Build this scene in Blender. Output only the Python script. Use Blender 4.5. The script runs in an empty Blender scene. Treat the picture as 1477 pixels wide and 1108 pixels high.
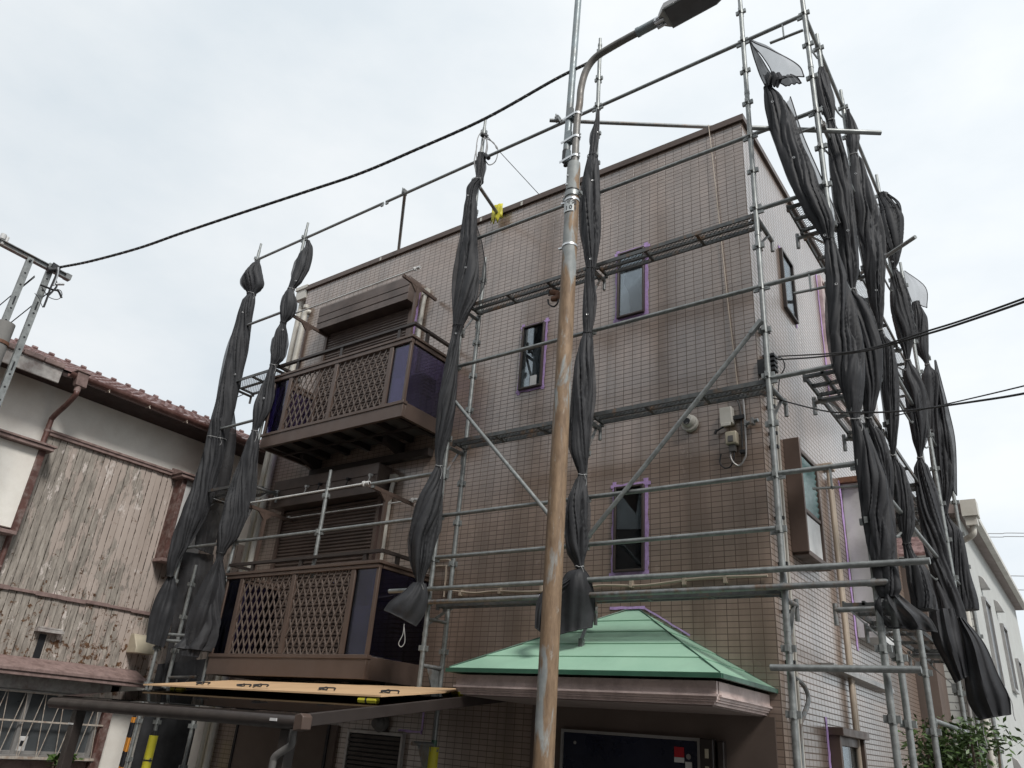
import bpy, bmesh, math, random
from mathutils import Vector, Matrix, noise
R = math.radians
sc = bpy.context.scene
rnd = random.Random(7)
# ------------------------------------------------------------------ camera
CM = ((0.8114919952345506, 0.5796429638335385, 0.0741267573047629),
      (-0.19108995715631924, 0.3830950263191544, -0.9037271873101542),
      (-0.552236697390027, 0.7192024995005215, 0.42164249639707607))
CF = 1099.686
cd = bpy.data.cameras.new('camera'); cam = bpy.data.objects.new('camera', cd)
sc.collection.objects.link(cam); sc.camera = cam
r_, d_, f_ = (Vector(v) for v in CM)
m = Matrix((( r_.x, -d_.x, -f_.x, 0), (r_.y, -d_.y, -f_.y, 0), (r_.z, -d_.z, -f_.z, 0), (0, 0, 0, 1)))
cam.matrix_world = m
cd.sensor_width = 36; cd.lens = CF/1477*36; cd.clip_start = .05; cd.clip_end = 2000
GZ = -2.0          # ground height (the lens is the origin)
# ------------------------------------------------------------------ world / sun
SUN_EL, SUN_AZ = R(44), R(119)      # azimuth clockwise from +Y
w = bpy.data.worlds.new('World'); sc.world = w; w.use_nodes = True
nt = w.node_tree; nt.nodes.clear()
out = nt.nodes.new('ShaderNodeOutputWorld')
sky = nt.nodes.new('ShaderNodeTexSky'); sky.sky_type = 'NISHITA'; sky.sun_disc = False
sky.sun_elevation = SUN_EL; sky.sun_rotation = SUN_AZ
b1 = nt.nodes.new('ShaderNodeBackground'); b1.inputs[1].default_value = .08
nt.links.new(sky.outputs[0], b1.inputs[0])
tc = nt.nodes.new('ShaderNodeTexCoord')
mp = nt.nodes.new('ShaderNodeMapping'); mp.inputs['Scale'].default_value = (1, 1, 2.2)
nt.links.new(tc.outputs['Generated'], mp.inputs[0])
nz = nt.nodes.new('ShaderNodeTexNoise'); nz.inputs['Scale'].default_value = 2.4; nz.inputs['Detail'].default_value = 7; nz.inputs['Roughness'].default_value = .55
nt.links.new(mp.outputs[0], nz.inputs[0])
cr = nt.nodes.new('ShaderNodeValToRGB')
cr.color_ramp.elements[0].position = .34; cr.color_ramp.elements[0].color = (.68, .74, .785, 1)
cr.color_ramp.elements[1].position = .66; cr.color_ramp.elements[1].color = (.83, .86, .878, 1)
nt.links.new(nz.outputs[0], cr.inputs[0])
# thinner, brighter cloud towards the hidden sun
dt = nt.nodes.new('ShaderNodeVectorMath'); dt.operation = 'DOT_PRODUCT'
dt.inputs[1].default_value = (.80, .30, .52)
nt.links.new(tc.outputs['Generated'], dt.inputs[0])
mr = nt.nodes.new('ShaderNodeMapRange'); mr.inputs['From Min'].default_value = -.6; mr.inputs['From Max'].default_value = .9
mr.inputs['To Min'].default_value = .86; mr.inputs['To Max'].default_value = 1.06
nt.links.new(dt.outputs['Value'], mr.inputs[0])
b2 = nt.nodes.new('ShaderNodeBackground'); nt.links.new(cr.outputs[0], b2.inputs[0]); nt.links.new(mr.outputs[0], b2.inputs[1])
mx = nt.nodes.new('ShaderNodeMixShader'); mx.inputs[0].default_value = .93
nt.links.new(b1.outputs[0], mx.inputs[1]); nt.links.new(b2.outputs[0], mx.inputs[2]); nt.links.new(mx.outputs[0], out.inputs[0])
sd = bpy.data.lights.new('sun', 'SUN'); sd.energy = 2.3; sd.angle = R(13); sd.color = (1, .965, .92)
sun = bpy.data.objects.new('sun', sd); sc.collection.objects.link(sun)
sv = Vector((math.sin(SUN_AZ)*math.cos(SUN_EL), math.cos(SUN_AZ)*math.cos(SUN_EL), math.sin(SUN_EL)))
sun.rotation_euler = (-sv).to_track_quat('-Z', 'Y').to_euler(); sun.location = (0, 0, 30)
sc.view_settings.view_transform = 'Standard'; sc.view_settings.look = 'None'
sc.view_settings.exposure = .32; sc.view_settings.gamma = 1
sc.cycles.max_bounces = 8; sc.cycles.transparent_max_bounces = 16
# ------------------------------------------------------------------ geometry helpers
def ray(x, y):
    a, b = (x-738.5)/CF, (y-554)/CF
    return Vector([CM[0][i]*a + CM[1][i]*b + CM[2][i] for i in range(3)])
def atY(x, y, D): r = ray(x, y); return r*(D/r.y)
def atX(x, y, D): r = ray(x, y); return r*(D/r.x)
def atZ(x, y, D): r = ray(x, y); return r*(D/r.z)
V = Vector
class MB:
    def __init__(s): s.v = []; s.f = []
    def add(s, vs, fs):
        n = len(s.v); s.v += [tuple(v) for v in vs]; s.f += [tuple(i+n for i in f) for f in fs]; return s
    def box(s, x0, x1, y0, y1, z0, z1):
        return s.add([(x0,y0,z0),(x1,y0,z0),(x1,y1,z0),(x0,y1,z0),(x0,y0,z1),(x1,y0,z1),(x1,y1,z1),(x0,y1,z1)],
                     [(0,3,2,1),(4,5,6,7),(0,1,5,4),(1,2,6,5),(2,3,7,6),(3,0,4,7)])
    def bar(s, p, q, a, b, up=(0,0,1)):
        p, q = V(p), V(q); d = (q-p).normalized(); up = V(up)
        if abs(d.dot(up)) > .98: up = V((1,0,0))
        u = d.cross(up).normalized(); w_ = u.cross(d)
        vs = [c + u*(a/2*i) + w_*(b/2*j) for c in (p, q) for i, j in ((-1,-1),(1,-1),(1,1),(-1,1))]
        return s.add(vs, [(0,1,2,3),(7,6,5,4),(0,4,5,1),(1,5,6,2),(2,6,7,3),(3,7,4,0)])
    def ring(s, c, d, r, n):
        d = d.normalized(); a = V((0,0,1)) if abs(d.z) < .9 else V((1,0,0))
        u = d.cross(a).normalized(); w_ = d.cross(u)
        return [c + u*(r*math.cos(6.28318*k/n)) + w_*(r*math.sin(6.28318*k/n)) for k in range(n)]
    def tube(s, p, q, r, n=12, r2=None, cap=True):
        p, q = V(p), V(q); r2 = r if r2 is None else r2
        vs = s.ring(p, q-p, r, n) + s.ring(q, q-p, r2, n)
        fs = [(k, (k+1) % n, n+(k+1) % n, n+k) for k in range(n)]
        if cap: fs += [tuple(range(n-1, -1, -1)), tuple(range(n, 2*n))]
        return s.add(vs, fs)
    def path(s, pts, r, n=8, cap=True):
        pts = [V(p) for p in pts]; m_ = len(pts); rs = r if isinstance(r, (list, tuple)) else [r]*m_
        d0 = (pts[1]-pts[0]).normalized(); a = V((0,0,1)) if abs(d0.z) < .9 else V((1,0,0)); u = d0.cross(a).normalized()
        vs = []
        for i, p in enumerate(pts):
            d = (pts[min(i+1, m_-1)] - pts[max(i-1, 0)]).normalized()
            u = (u - d*u.dot(d)).normalized(); w_ = d.cross(u)
            vs += [p + u*(rs[i]*math.cos(6.28318*k/n)) + w_*(rs[i]*math.sin(6.28318*k/n)) for k in range(n)]
        fs = [(i*n+k, i*n+(k+1) % n, (i+1)*n+(k+1) % n, (i+1)*n+k) for i in range(m_-1) for k in range(n)]
        if cap: fs += [tuple(range(n-1, -1, -1)), tuple(range((m_-1)*n, m_*n))]
        return s.add(vs, fs)
    def quad(s, a, b, c, d): return s.add([a, b, c, d], [(0,1,2,3)])
    def prism(s, pts, off):
        n = len(pts); off = V(off); pts = [V(p) for p in pts]
        return s.add(pts + [p+off for p in pts], [tuple(range(n)), tuple(range(2*n-1, n-1, -1))] + [(k, n+k, n+(k+1) % n, (k+1) % n) for k in range(n)])
    def build(s, name, mat, parent=None, bev=0, ang=38, recalc=True, split=False):
        if split:
            p = list(range(len(s.v)))
            def root(i):
                while p[i] != i: p[i] = p[p[i]]; i = p[i]
                return i
            for f in s.f:
                for i in f[1:]: p[root(i)] = root(f[0])
            groups = {}
            for f in s.f: groups.setdefault(root(f[0]), []).append(f)
            for fs in groups.values():
                ids = sorted({i for f in fs for i in f}); ix = {v: k for k, v in enumerate(ids)}; q = MB(); q.v = [s.v[i] for i in ids]; q.f = [tuple(ix[i] for i in f) for f in fs]
                o = q.build(name, mat, parent, bev, ang, recalc)
            return o
        me = bpy.data.meshes.new(name); me.from_pydata(s.v, [], s.f); me.materials.append(mat)
        if recalc:
            bm = bmesh.new(); bm.from_mesh(me); bmesh.ops.recalc_face_normals(bm, faces=bm.faces); bm.to_mesh(me); bm.free()
        me.shade_smooth(); me.set_sharp_from_angle(angle=R(ang))
        o = bpy.data.objects.new(name, me); sc.collection.objects.link(o)
        if parent is not None: adopt(o, parent)
        if bev:
            b = o.modifiers.new('bevel', 'BEVEL'); b.width = bev; b.segments = 2; b.limit_method = 'ANGLE'; b.angle_limit = R(50)
        return o
def adopt(o, parent):
    l = V((0,0,0)); p = parent
    while p is not None:
        if p.type == 'EMPTY': l = p.location
        p = p.parent
    o.parent = parent
    if parent.type == 'EMPTY': o.matrix_parent_inverse = Matrix.Translation(-l)
def tag(o, label=None, cat=None, group=None, kind=None):
    if label: o['label'] = label
    if cat: o['category'] = cat
    if group: o['group'] = group
    if kind: o['kind'] = kind
    return o
def thing(name, loc, label, cat, group=None):
    o = bpy.data.objects.new(name, None); sc.collection.objects.link(o); o.location = loc; o.empty_display_size = .1
    return tag(o, label, cat, group)
def sag(p, q, s, n=14): 
    p, q = V(p), V(q); return [p.lerp(q, i/n) - V((0,0,4*s*(i/n)*(1-i/n))) for i in range(n+1)]
def smooth(pts, n=6):
    pts = [V(p) for p in pts]; P = [pts[0]*2-pts[1]] + pts + [pts[-1]*2-pts[-2]]; o = []
    for i in range(1, len(P)-2):
        for k in range(n):
            t = k/n; a, b, c, d = P[i-1], P[i], P[i+1], P[i+2]
            o.append(.5*((2*b) + (c-a)*t + (2*a-5*b+4*c-d)*t*t + (3*b-a-3*c+d)*t**3))
    return o + [pts[-1]]
# ------------------------------------------------------------------ material helpers
class G:
    def __init__(s, name):
        s.m = bpy.data.materials.new(name); s.m.use_nodes = True; s.nt = s.m.node_tree
        s.b = s.nt.nodes['Principled BSDF']; s.out = s.nt.nodes['Material Output']
        s.co = s.n('ShaderNodeTexCoord').outputs['Object']
    def n(s, t, **k):
        nd = s.nt.nodes.new(t)
        for a, v in k.items(): setattr(nd, a, v)
        return nd
    def set(s, nd, i, v):
        if hasattr(v, 'is_linked') or hasattr(v, 'links'): s.nt.links.new(v, nd.inputs[i])
        else: nd.inputs[i].default_value = v
        return nd
    def map(s, scale=(1,1,1), rot=(0,0,0), loc=(0,0,0), co=None):
        nd = s.n('ShaderNodeMapping'); s.set(nd, 0, co or s.co); nd.inputs['Scale'].default_value = scale
        nd.inputs['Rotation'].default_value = rot; nd.inputs['Location'].default_value = loc; return nd.outputs[0]
    def noise(s, scale, detail=4, rough=.55, co=None, dist=0):
        nd = s.n('ShaderNodeTexNoise'); s.set(nd, 'Vector', co or s.co); nd.inputs['Scale'].default_value = scale
        nd.inputs['Detail'].default_value = detail; nd.inputs['Roughness'].default_value = rough; nd.inputs['Distortion'].default_value = dist
        return nd.outputs[0]
    def ramp(s, v, *st):
        nd = s.n('ShaderNodeValToRGB'); s.set(nd, 0, v); e = nd.color_ramp.elements
        while len(e) < len(st): e.new(.5)
        for el, (p, c) in zip(e, st):
            el.position = p; el.color = (c, c, c, 1) if isinstance(c, (int, float)) else (*c, 1)
        return nd.outputs[0]
    def mix(s, f, a, b, mode='MIX'):
        nd = s.n('ShaderNodeMix', data_type='RGBA', blend_type=mode)
        s.set(nd, 0, f)
        for i, c in ((6, a), (7, b)):
            if isinstance(c, tuple): nd.inputs[i].default_value = (*c, 1)
            else: s.nt.links.new(c, nd.inputs[i])
        return nd.outputs[2]
    def math(s, op, a, b=0, c=None):
        nd = s.n('ShaderNodeMath', operation=op); s.set(nd, 0, a); s.set(nd, 1, b)
        if c is not None: s.set(nd, 2, c)
        return nd.outputs[0]
    def bump(s, h, st=.3, dist=.005, nrm=None):
        nd = s.n('ShaderNodeBump'); nd.inputs['Strength'].default_value = st; nd.inputs['Distance'].default_value = dist
        s.set(nd, 'Height', h)
        if nrm: s.set(nd, 'Normal', nrm)
        s.nt.links.new(nd.outputs[0], s.b.inputs['Normal']); return nd.outputs[0]
    def fin(s, col, rough=.5, metal=0, spec=.5):
        b = s.b
        if isinstance(col, tuple): b.inputs['Base Color'].default_value = (*col, 1)
        else: s.nt.links.new(col, b.inputs['Base Color'])
        s.set(b, 'Roughness', rough); s.set(b, 'Metallic', metal); b.inputs['Specular IOR Level'].default_value = spec
        return s.m
def sep(g, co=None):
    nd = g.n('ShaderNodeSeparateXYZ'); g.set(nd, 0, co or g.co); return nd.outputs
def comb(g, a, b, c=0.):
    nd = g.n('ShaderNodeCombineXYZ'); g.set(nd, 0, a); g.set(nd, 1, b); g.set(nd, 2, c); return nd.outputs[0]
def wallco(g):
    "(along wall, height) from world position, chosen by which way the face looks"
    nrm = sep(g, g.n('ShaderNodeNewGeometry').outputs['True Normal']); p = sep(g)
    k = g.math('GREATER_THAN', g.math('ABSOLUTE', nrm[0]), .5)
    u = g.math('ADD', g.math('MULTIPLY', p[0], g.math('SUBTRACT', 1, k)), g.math('MULTIPLY', p[1], k))
    return comb(g, u, p[2])
def simple(name, col, rough=.5, metal=0, var=.12, scale=6, bump=0, spec=.5, dirt=None, dscale=2.5):
    g = G(name)
    a = tuple(c*(1-var) for c in col); b = tuple(min(1, c*(1+var)) for c in col)
    c = g.ramp(g.noise(scale, 6, .6), (.3, a), (.7, b))
    if dirt: c = g.mix(g.ramp(g.noise(dscale, 8, .7), (.45, 0.), (.72, .8)), c, dirt)
    rr = g.ramp(g.noise(scale*1.7, 4), (.3, max(.02, rough-.1)), (.7, min(1, rough+.1)))
    if bump: g.bump(g.noise(scale*8, 5), bump, .004)
    return g.fin(c, rr, metal, spec)
M = {}
def tiles():
    g = G('facade_tile'); co = wallco(g)
    br = g.n('ShaderNodeTexBrick', offset=0., squash=1.)
    g.set(br, 'Vector', g.map(loc=(2.277, -2.7799, 0), co=co))
    kk = g.math('GREATER_THAN', g.math('ABSOLUTE', sep(g, g.n('ShaderNodeNewGeometry').outputs['True Normal'])[0]), .5)
    for k, v in (('Scale', 1), ('Mortar Smooth', .15), ('Bias', 0), ('Brick Width', .1068), ('Row Height', .0528)): br.inputs[k].default_value = v
    g.set(br, 'Mortar Size', g.math('MULTIPLY_ADD', kk, .0018, .0036))
    br.inputs['Color1'].default_value = (.34, .25, .20, 1); br.inputs['Color2'].default_value = (.275, .20, .158, 1); br.inputs['Mortar'].default_value = (.095, .07, .058, 1)
    big = g.noise(.9, 5, .6)
    streak = g.noise(2.2, 5, .6, co=g.map(scale=(1.6, 1.6, .12)))
    c = g.mix(g.ramp(big, (.35, .0), (.72, .5)), br.outputs['Color'], (.175, .13, .10))
    c = g.mix(g.ramp(streak, (.45, 0.), (.66, .68)), c, (.145, .105, .08))
    fine = g.noise(40, 3)
    c = g.mix(.25, c, g.ramp(fine, (.3, .75), (.7, 1.)), 'MULTIPLY')
    h = g.math('SUBTRACT', 1, br.outputs['Fac'])
    g.bump(h, .6, .004)
    g.fin(c, g.mix(br.outputs['Fac'], g.ramp(g.noise(3, 4), (.3, .16), (.7, .28)), (.95, .95, .95)), 0, .6)
    g.set(g.b, 'Specular IOR Level', g.math('MULTIPLY_ADD', br.outputs['Fac'], -.7, .70))
    g.set(g.b, 'Coat Weight', g.math('MULTIPLY_ADD', br.outputs['Fac'], -.7, 1.)); g.b.inputs['Coat Roughness'].default_value = .30; g.b.inputs['Coat IOR'].default_value = 1.9
    return g.m
M['tile'] = tiles()
def galv(name, rust=.0, base=(.29, .305, .30)):
    g = G(name)
    c = g.ramp(g.noise(18, 7, .65), (.3, tuple(x*.62 for x in base)), (.7, tuple(x*1.15 for x in base)))
    c = g.mix(g.ramp(g.noise(4, 6, .7), (.48, 0.), (.7, .55)), c, (.16, .16, .155))
    if rust: c = g.mix(g.ramp(g.noise(7, 8, .7, co=g.map(scale=(1,1,.5))), (.55-rust*.1, 0.), (.7, .9)), c, (.22, .13, .075))
    g.bump(g.noise(60, 4), .12, .002)
    return g.fin(c, g.ramp(g.noise(9, 4), (.3, .38), (.7, .6)), .55, .5)
M['galv'] = galv('galvanised_steel'); M['galv_old'] = galv('old_galvanised_steel', .5, (.26, .27, .27))
def deckmesh():
    g = G('expanded_metal'); p = sep(g)
    u = g.math('DIVIDE', p[0], .045); v = g.math('DIVIDE', p[1], .03)
    a = g.math('ABSOLUTE', g.math('SINE', g.math('MULTIPLY', g.math('ADD', u, v), 3.1416)))
    b = g.math('ABSOLUTE', g.math('SINE', g.math('MULTIPLY', g.math('SUBTRACT', u, v), 3.1416)))
    hole = g.math('GREATER_THAN', g.math('MINIMUM', a, b), .36)
    tr = g.n('ShaderNodeBsdfTransparent'); ms = g.n('ShaderNodeMixShader')
    g.fin(g.ramp(g.noise(12, 5), (.3, (.13, .135, .14)), (.7, (.25, .255, .26))), .55, .5)
    g.nt.links.new(hole, ms.inputs[0]); g.nt.links.new(g.b.outputs[0], ms.inputs[1]); g.nt.links.new(tr.outputs[0], ms.inputs[2]); g.nt.links.new(ms.outputs[0], g.out.inputs[0])
    return g.m
M['deckmesh'] = deckmesh(); M['deck_steel'] = galv('deck_steel', .2, (.12, .125, .125))
def cloth(name, alpha, col=(.026, .0265, .029)):
    g = G(name); c = g.ramp(g.noise(5, 6, .65), (.3, tuple(x*.75 for x in col)), (.72, tuple(x*1.6 for x in col)))
    c = g.mix(g.ramp(g.noise(14, 8, .75), (.66, 0.), (.8, .35)), c, (.16, .16, .155))
    g.bump(g.math('ADD', g.noise(7, 3, .5, co=g.map(scale=(1, 1, .22)), dist=.4), g.math('MULTIPLY', g.noise(320, 1), .05)), .13, .02)
    g.fin(c, .6, 0, .25)
    if alpha < 1:
        tr = g.n('ShaderNodeBsdfTransparent'); ms = g.n('ShaderNodeMixShader')
        g.set(ms, 0, g.ramp(g.noise(3, 4), (.3, 1-alpha+.08), (.7, 1-alpha-.08)))
        g.nt.links.new(g.b.outputs[0], ms.inputs[1]); g.nt.links.new(tr.outputs[0], ms.inputs[2]); g.nt.links.new(ms.outputs[0], g.out.inputs[0])
    return g.m
M['cloth'] = cloth('black_mesh_cloth', 1); M['cloth_thin'] = cloth('single_layer_mesh', .6, (.03, .03, .033)); M['cloth_mid'] = cloth('double_layer_mesh', .9)
M['cloth_pale'] = cloth('pale_mesh', .52, (.10, .10, .11))
M['brown'] = simple('bronze_aluminium', (.098, .068, .055), .42, .15, .1, 4, spec=.5)
M['lattice'] = simple('weathered_bronze', (.13, .102, .088), .45, .1, .1, 6)
M['brown_dark'] = simple('dark_bronze', (.035, .027, .024), .45, .1, .15, 5)
M['window_frame'] = simple('dark_window_frame', (.055, .042, .036), .4, .2)
M['shutter'] = simple('shutter_bronze', (.12, .09, .077), .4, .2, .12, 3, dirt=(.05, .04, .035))
M['void'] = simple('dark_interior', (.008, .009, .012), .6)
M['grey_panel'] = simple('grey_underside', (.11, .105, .10), .6, 0, .15, 4)
def peel_tape():
    return simple('purple_masking_tape', (.46, .31, .58), .6, 0, .2, 25)
M['tape'] = peel_tape()
def glass(name, tint, fac):
    g = G(name); gl = g.n('ShaderNodeBsdfGlossy'); gl.inputs['Roughness'].default_value = .03; gl.inputs['Color'].default_value = (.9, .93, .95, 1)
    tr = g.n('ShaderNodeBsdfTransparent'); tr.inputs[0].default_value = (*tint, 1)
    lw = g.n('ShaderNodeFresnel'); lw.inputs[0].default_value = 1.5
    ms = g.n('ShaderNodeMixShader'); g.set(ms, 0, g.math('ADD', g.math('MULTIPLY', lw.outputs[0], fac), .02))
    g.nt.links.new(tr.outputs[0], ms.inputs[1]); g.nt.links.new(gl.outputs[0], ms.inputs[2]); g.nt.links.new(ms.outputs[0], g.out.inputs[0]); return g.m
M['glass'] = glass('window_glass', (.75, .78, .80), .5)
M['acrylic'] = glass('purple_smoked_acrylic', (.34, .30, .46), .6)
M['smoke'] = glass('smoked_sheet', (.10, .10, .11), .35)
M['acrylic_blue'] = glass('blue_smoked_acrylic', (.16, .155, .29), .5)
M['curtain'] = simple('grey_curtain', (.30, .31, .31), .8, 0, .25, 3)
M['room'] = simple('dark_room', (.02, .022, .026), .8, 0, .3, 2)
M['cream'] = simple('cream_pvc', (.52, .50, .45), .4, 0, .08, 5, dirt=(.3, .27, .22))
M['beige'] = simple('beige_plastic', (.45, .40, .30), .5, 0, .1, 8)
M['cable_beige'] = simple('beige_cable', (.40, .33, .26), .5)
M['black'] = simple('black_cable', (.018, .018, .02), .5)
M['white_rod'] = simple('white_rod', (.62, .62, .60), .3, .2)
M['acbox'] = simple('ac_unit_casing', (.42, .41, .40), .5)
def greenroof():
    g = G('green_metal_roof'); c = g.ramp(g.noise(3, 6, .6), (.3, (.27, .455, .335)), (.7, (.32, .51, .38)))
    c = g.mix(g.ramp(g.noise(1.6, 7, .7), (.5, 0.), (.75, .4)), c, (.24, .36, .28)); return g.fin(c, .45, 0, .5)
M['green'] = greenroof(); M['green_dark'] = simple('green_trim', (.035, .10, .065), .4)
M['pink'] = simple('pinkish_fascia', (.62, .50, .465), .55, 0, .1, 5, dirt=(.22, .15, .14), dscale=3)
M['soffit'] = simple('soffit_board', (.22, .175, .16), .6, 0, .1, 3)
M['render_brown'] = simple('brown_render', (.115, .085, .07), .7, 0, .12, 3)
M['navy'] = simple('navy_door', (.010, .013, .028), .3, 0, .2, 3)
M['alu'] = simple('pale_aluminium', (.35, .34, .33), .4, .5)
M['white'] = simple('white_panel', (.62, .62, .61), .5, 0, .06, 4, dirt=(.42, .41, .40))
M['teal'] = simple('teal_louver_glass', (.13, .23, .225), .15, 0, .2, 6, spec=.7)
M['red'] = simple('red_sticker', (.40, .012, .02), .4)
def rustpole():
    g = G('rusty_painted_pole'); p = g.map(scale=(1, 1, .22))
    c = g.ramp(g.noise(9, 7, .6), (.3, (.21, .225, .225)), (.7, (.33, .345, .335)))
    n1 = g.noise(6.5, 8, .62, co=p, dist=.5); z = sep(g)[2]
    hi = g.ramp(g.math('MULTIPLY_ADD', z, .2, .1), (.0, .11), (.80, .10), (.90, .0))
    c = g.mix(g.ramp(g.math('ADD', n1, hi), (.50, 0.), (.56, 1.)), c, g.ramp(g.noise(22, 6, .7, co=p), (.3, (.13, .083, .052)), (.7, (.31, .215, .135))))
    c = g.mix(g.ramp(g.noise(13, 8, .75, co=g.map(scale=(1, 1, .3), loc=(4, 2, 1))), (.60, 0.), (.68, .75)), c, (.35, .34, .31))
    g.bump(n1, .3, .003); return g.fin(c, .62, .1, .35)
M['rustpole'] = rustpole()
M['pole_paint'] = simple('bluish_grey_paint', (.23, .27, .285), .45, .2, .12, 9, dirt=(.16, .15, .14))
M['arm_paint'] = simple('weathered_grey_arm', (.17, .165, .155), .5, .2, .25, 12, dirt=(.14, .11, .085))
M['band'] = simple('bright_steel_band', (.62, .63, .64), .3, .7, .1)
M['lens'] = simple('lamp_lens_off', (.10, .10, .105), .12, 0, .12, 5, spec=.7)
M['plate'] = simple('plate_white', (.50, .53, .53), .4)
def planks():
    g = G('peeling_painted_planks'); p = sep(g)
    gap = g.math('LESS_THAN', g.math('ABSOLUTE', g.math('SUBTRACT', g.math('FRACT', g.math('DIVIDE', p[1], .093)), .5)), .05)
    plank = g.math('FLOOR', g.math('ADD', g.math('DIVIDE', p[1], .093), .5))
    st = g.map(scale=(1, 1, .16))
    paint = g.ramp(g.noise(3, 6, .6, co=st), (.3, (.36, .30, .262)), (.7, (.48, .41, .365)))
    bare = g.ramp(g.noise(16, 8, .75, co=st), (.3, (.13, .115, .10)), (.62, (.41, .37, .325)))
    # weathered towards the near (small y) end of the wall, more towards the bottom
    wy = g.ramp(g.math('MULTIPLY_ADD', p[1], -.42, 2.55), (.0, -.0), (1., .27))
    low = g.ramp(g.math('MULTIPLY_ADD', p[2], -.5, 1.0), (.0, 0.), (1., .13))
    vn = g.noise(5, 9, .72, co=g.map(scale=(1, 1, .30)))
    peel = g.math('ADD', g.math('ADD', vn, wy), low)
    c = g.mix(g.ramp(peel, (.60, 0.), (.625, 1.)), paint, bare)
    pale = g.ramp(g.noise(7, 9, .7, co=g.map(scale=(1, 1, .4), loc=(3, 7, 1))), (.60, 0.), (.625, 1.))
    c = g.mix(pale, c, (.60, .54, .50))
    edge = g.math('MULTIPLY', gap, g.ramp(g.noise(30, 6, .7, co=g.map(scale=(1,1,.4))), (.47, .15), (.55, 1.)))
    c = g.mix(edge, c, (.04, .028, .022))
    rot = g.ramp(g.math('ADD', g.noise(9, 9, .75), g.math('MULTIPLY', low, .9)), (.625, 0.), (.65, 1.))
    c = g.mix(rot, c, g.ramp(g.noise(25, 5), (.3, (.055, .030, .018)), (.7, (.16, .085, .045))))
    hgt = g.math('SUBTRACT', 1, g.math('ADD', g.math('MULTIPLY', g.ramp(peel, (.60, 0.), (.625, 1.)), .5), gap))
    g.bump(hgt, .7, .008); return g.fin(c, .8, 0, .25)
M['planks'] = planks()
M['stucco'] = simple('cream_stucco', (.80, .775, .72), .85, 0, .06, 3, bump=.25, spec=.2, dirt=(.66, .61, .55), dscale=1.2)
M['trim_pink'] = simple('faded_pink_trim', (.25, .175, .16), .7, 0, .2, 14, dirt=(.10, .06, .05), dscale=9)
M['post_brown'] = simple('peeling_red_brown_post', (.095, .042, .034), .7, 0, .3, 12, dirt=(.27, .22, .20), dscale=10)
M['eave_dark'] = simple('dark_eave_boards', (.035, .018, .016), .7, 0, .2, 5)
M['gutter_red'] = simple('red_brown_gutter', (.10, .045, .038), .45, 0, .2, 8, dirt=(.22, .13, .11), dscale=6)
M['rooftile'] = simple('maroon_roof_tile', (.125, .066, .060), .5, 0, .3, 18, dirt=(.36, .25, .24), dscale=9)
M['peelboard'] = simple('peeling_grey_board', (.40, .38, .36), .8, 0, .25, 12, dirt=(.15, .09, .08), dscale=5)
M['iron'] = simple('rusty_white_iron', (.42, .38, .33), .6, 0, .25, 20, dirt=(.22, .11, .06), dscale=16)
M['frost'] = simple('frosted_glass', (.060, .066, .070), .35, 0, .3, 2.5, spec=.5)
M['plywood'] = simple('pale_plywood', (.56, .37, .21), .6, 0, .10, 3)
M['yellow'] = simple('yellow_foam', (.52, .47, .03), .6, 0, .08, 10)
M['cord'] = simple('grey_cord', (.33, .33, .33), .8)
M['ring'] = simple('eyelet_metal', (.6, .6, .6), .3, .6)
M['rust'] = simple('rust_brown', (.15, .07, .04), .7, 0, .35, 30)
def striped():
    g = G('black_orange_stripes'); z = sep(g)[2]
    k = g.math('GREATER_THAN', g.math('FRACT', g.math('DIVIDE', z, .34)), .52)
    return g.fin(g.mix(k, (.012, .012, .016), (.55, .22, .03)), .5)
M['striped'] = striped()
def siding():
    g = G('white_siding'); p = sep(g)
    k = g.math('LESS_THAN', g.math('FRACT', g.math('DIVIDE', p[2], .11)), .16)
    g.bump(g.math('SUBTRACT', 1, k), .7, .012)
    return g.fin(g.mix(k, (.50, .50, .47), (.22, .22, .21)), .7)
M['siding'] = siding()
M['stucco_white'] = simple('white_stucco', (.46, .47, .455), .85, 0, .08, 6, bump=.8, spec=.2, dirt=(.42, .42, .40), dscale=1.5)
M['asphalt'] = simple('asphalt', (.05, .05, .052), .85, 0, .25, 30, bump=.4)
M['concrete'] = simple('concrete', (.20, .195, .185), .85, 0, .12, 4, bump=.3, dirt=(.16, .155, .15), dscale=1)
M['leaf'] = simple('leaf_green', (.055, .10, .022), .5, 0, .5, 20)
M['bark'] = simple('bark', (.09, .065, .045), .8)
# ------------------------------------------------------------------ ground
tag(MB().quad((-400,-400,GZ),(400,-400,GZ),(400,400,GZ),(-400,400,GZ)).build('ground', M['concrete']), kind='structure')
tag(MB().quad((-60,-3.5,GZ+.004),(60,-3.5,GZ+.004),(60,3.2,GZ+.004),(-60,3.2,GZ+.004)).build('road', M['asphalt']), kind='structure')
kb = MB()
for i in range(-40, 40): kb.box(i*.6+.004, i*.6+.596, 3.2, 3.35, GZ-.1, GZ+.12)
tag(kb.build('kerb', M['concrete'], bev=.01), kind='structure')
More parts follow.
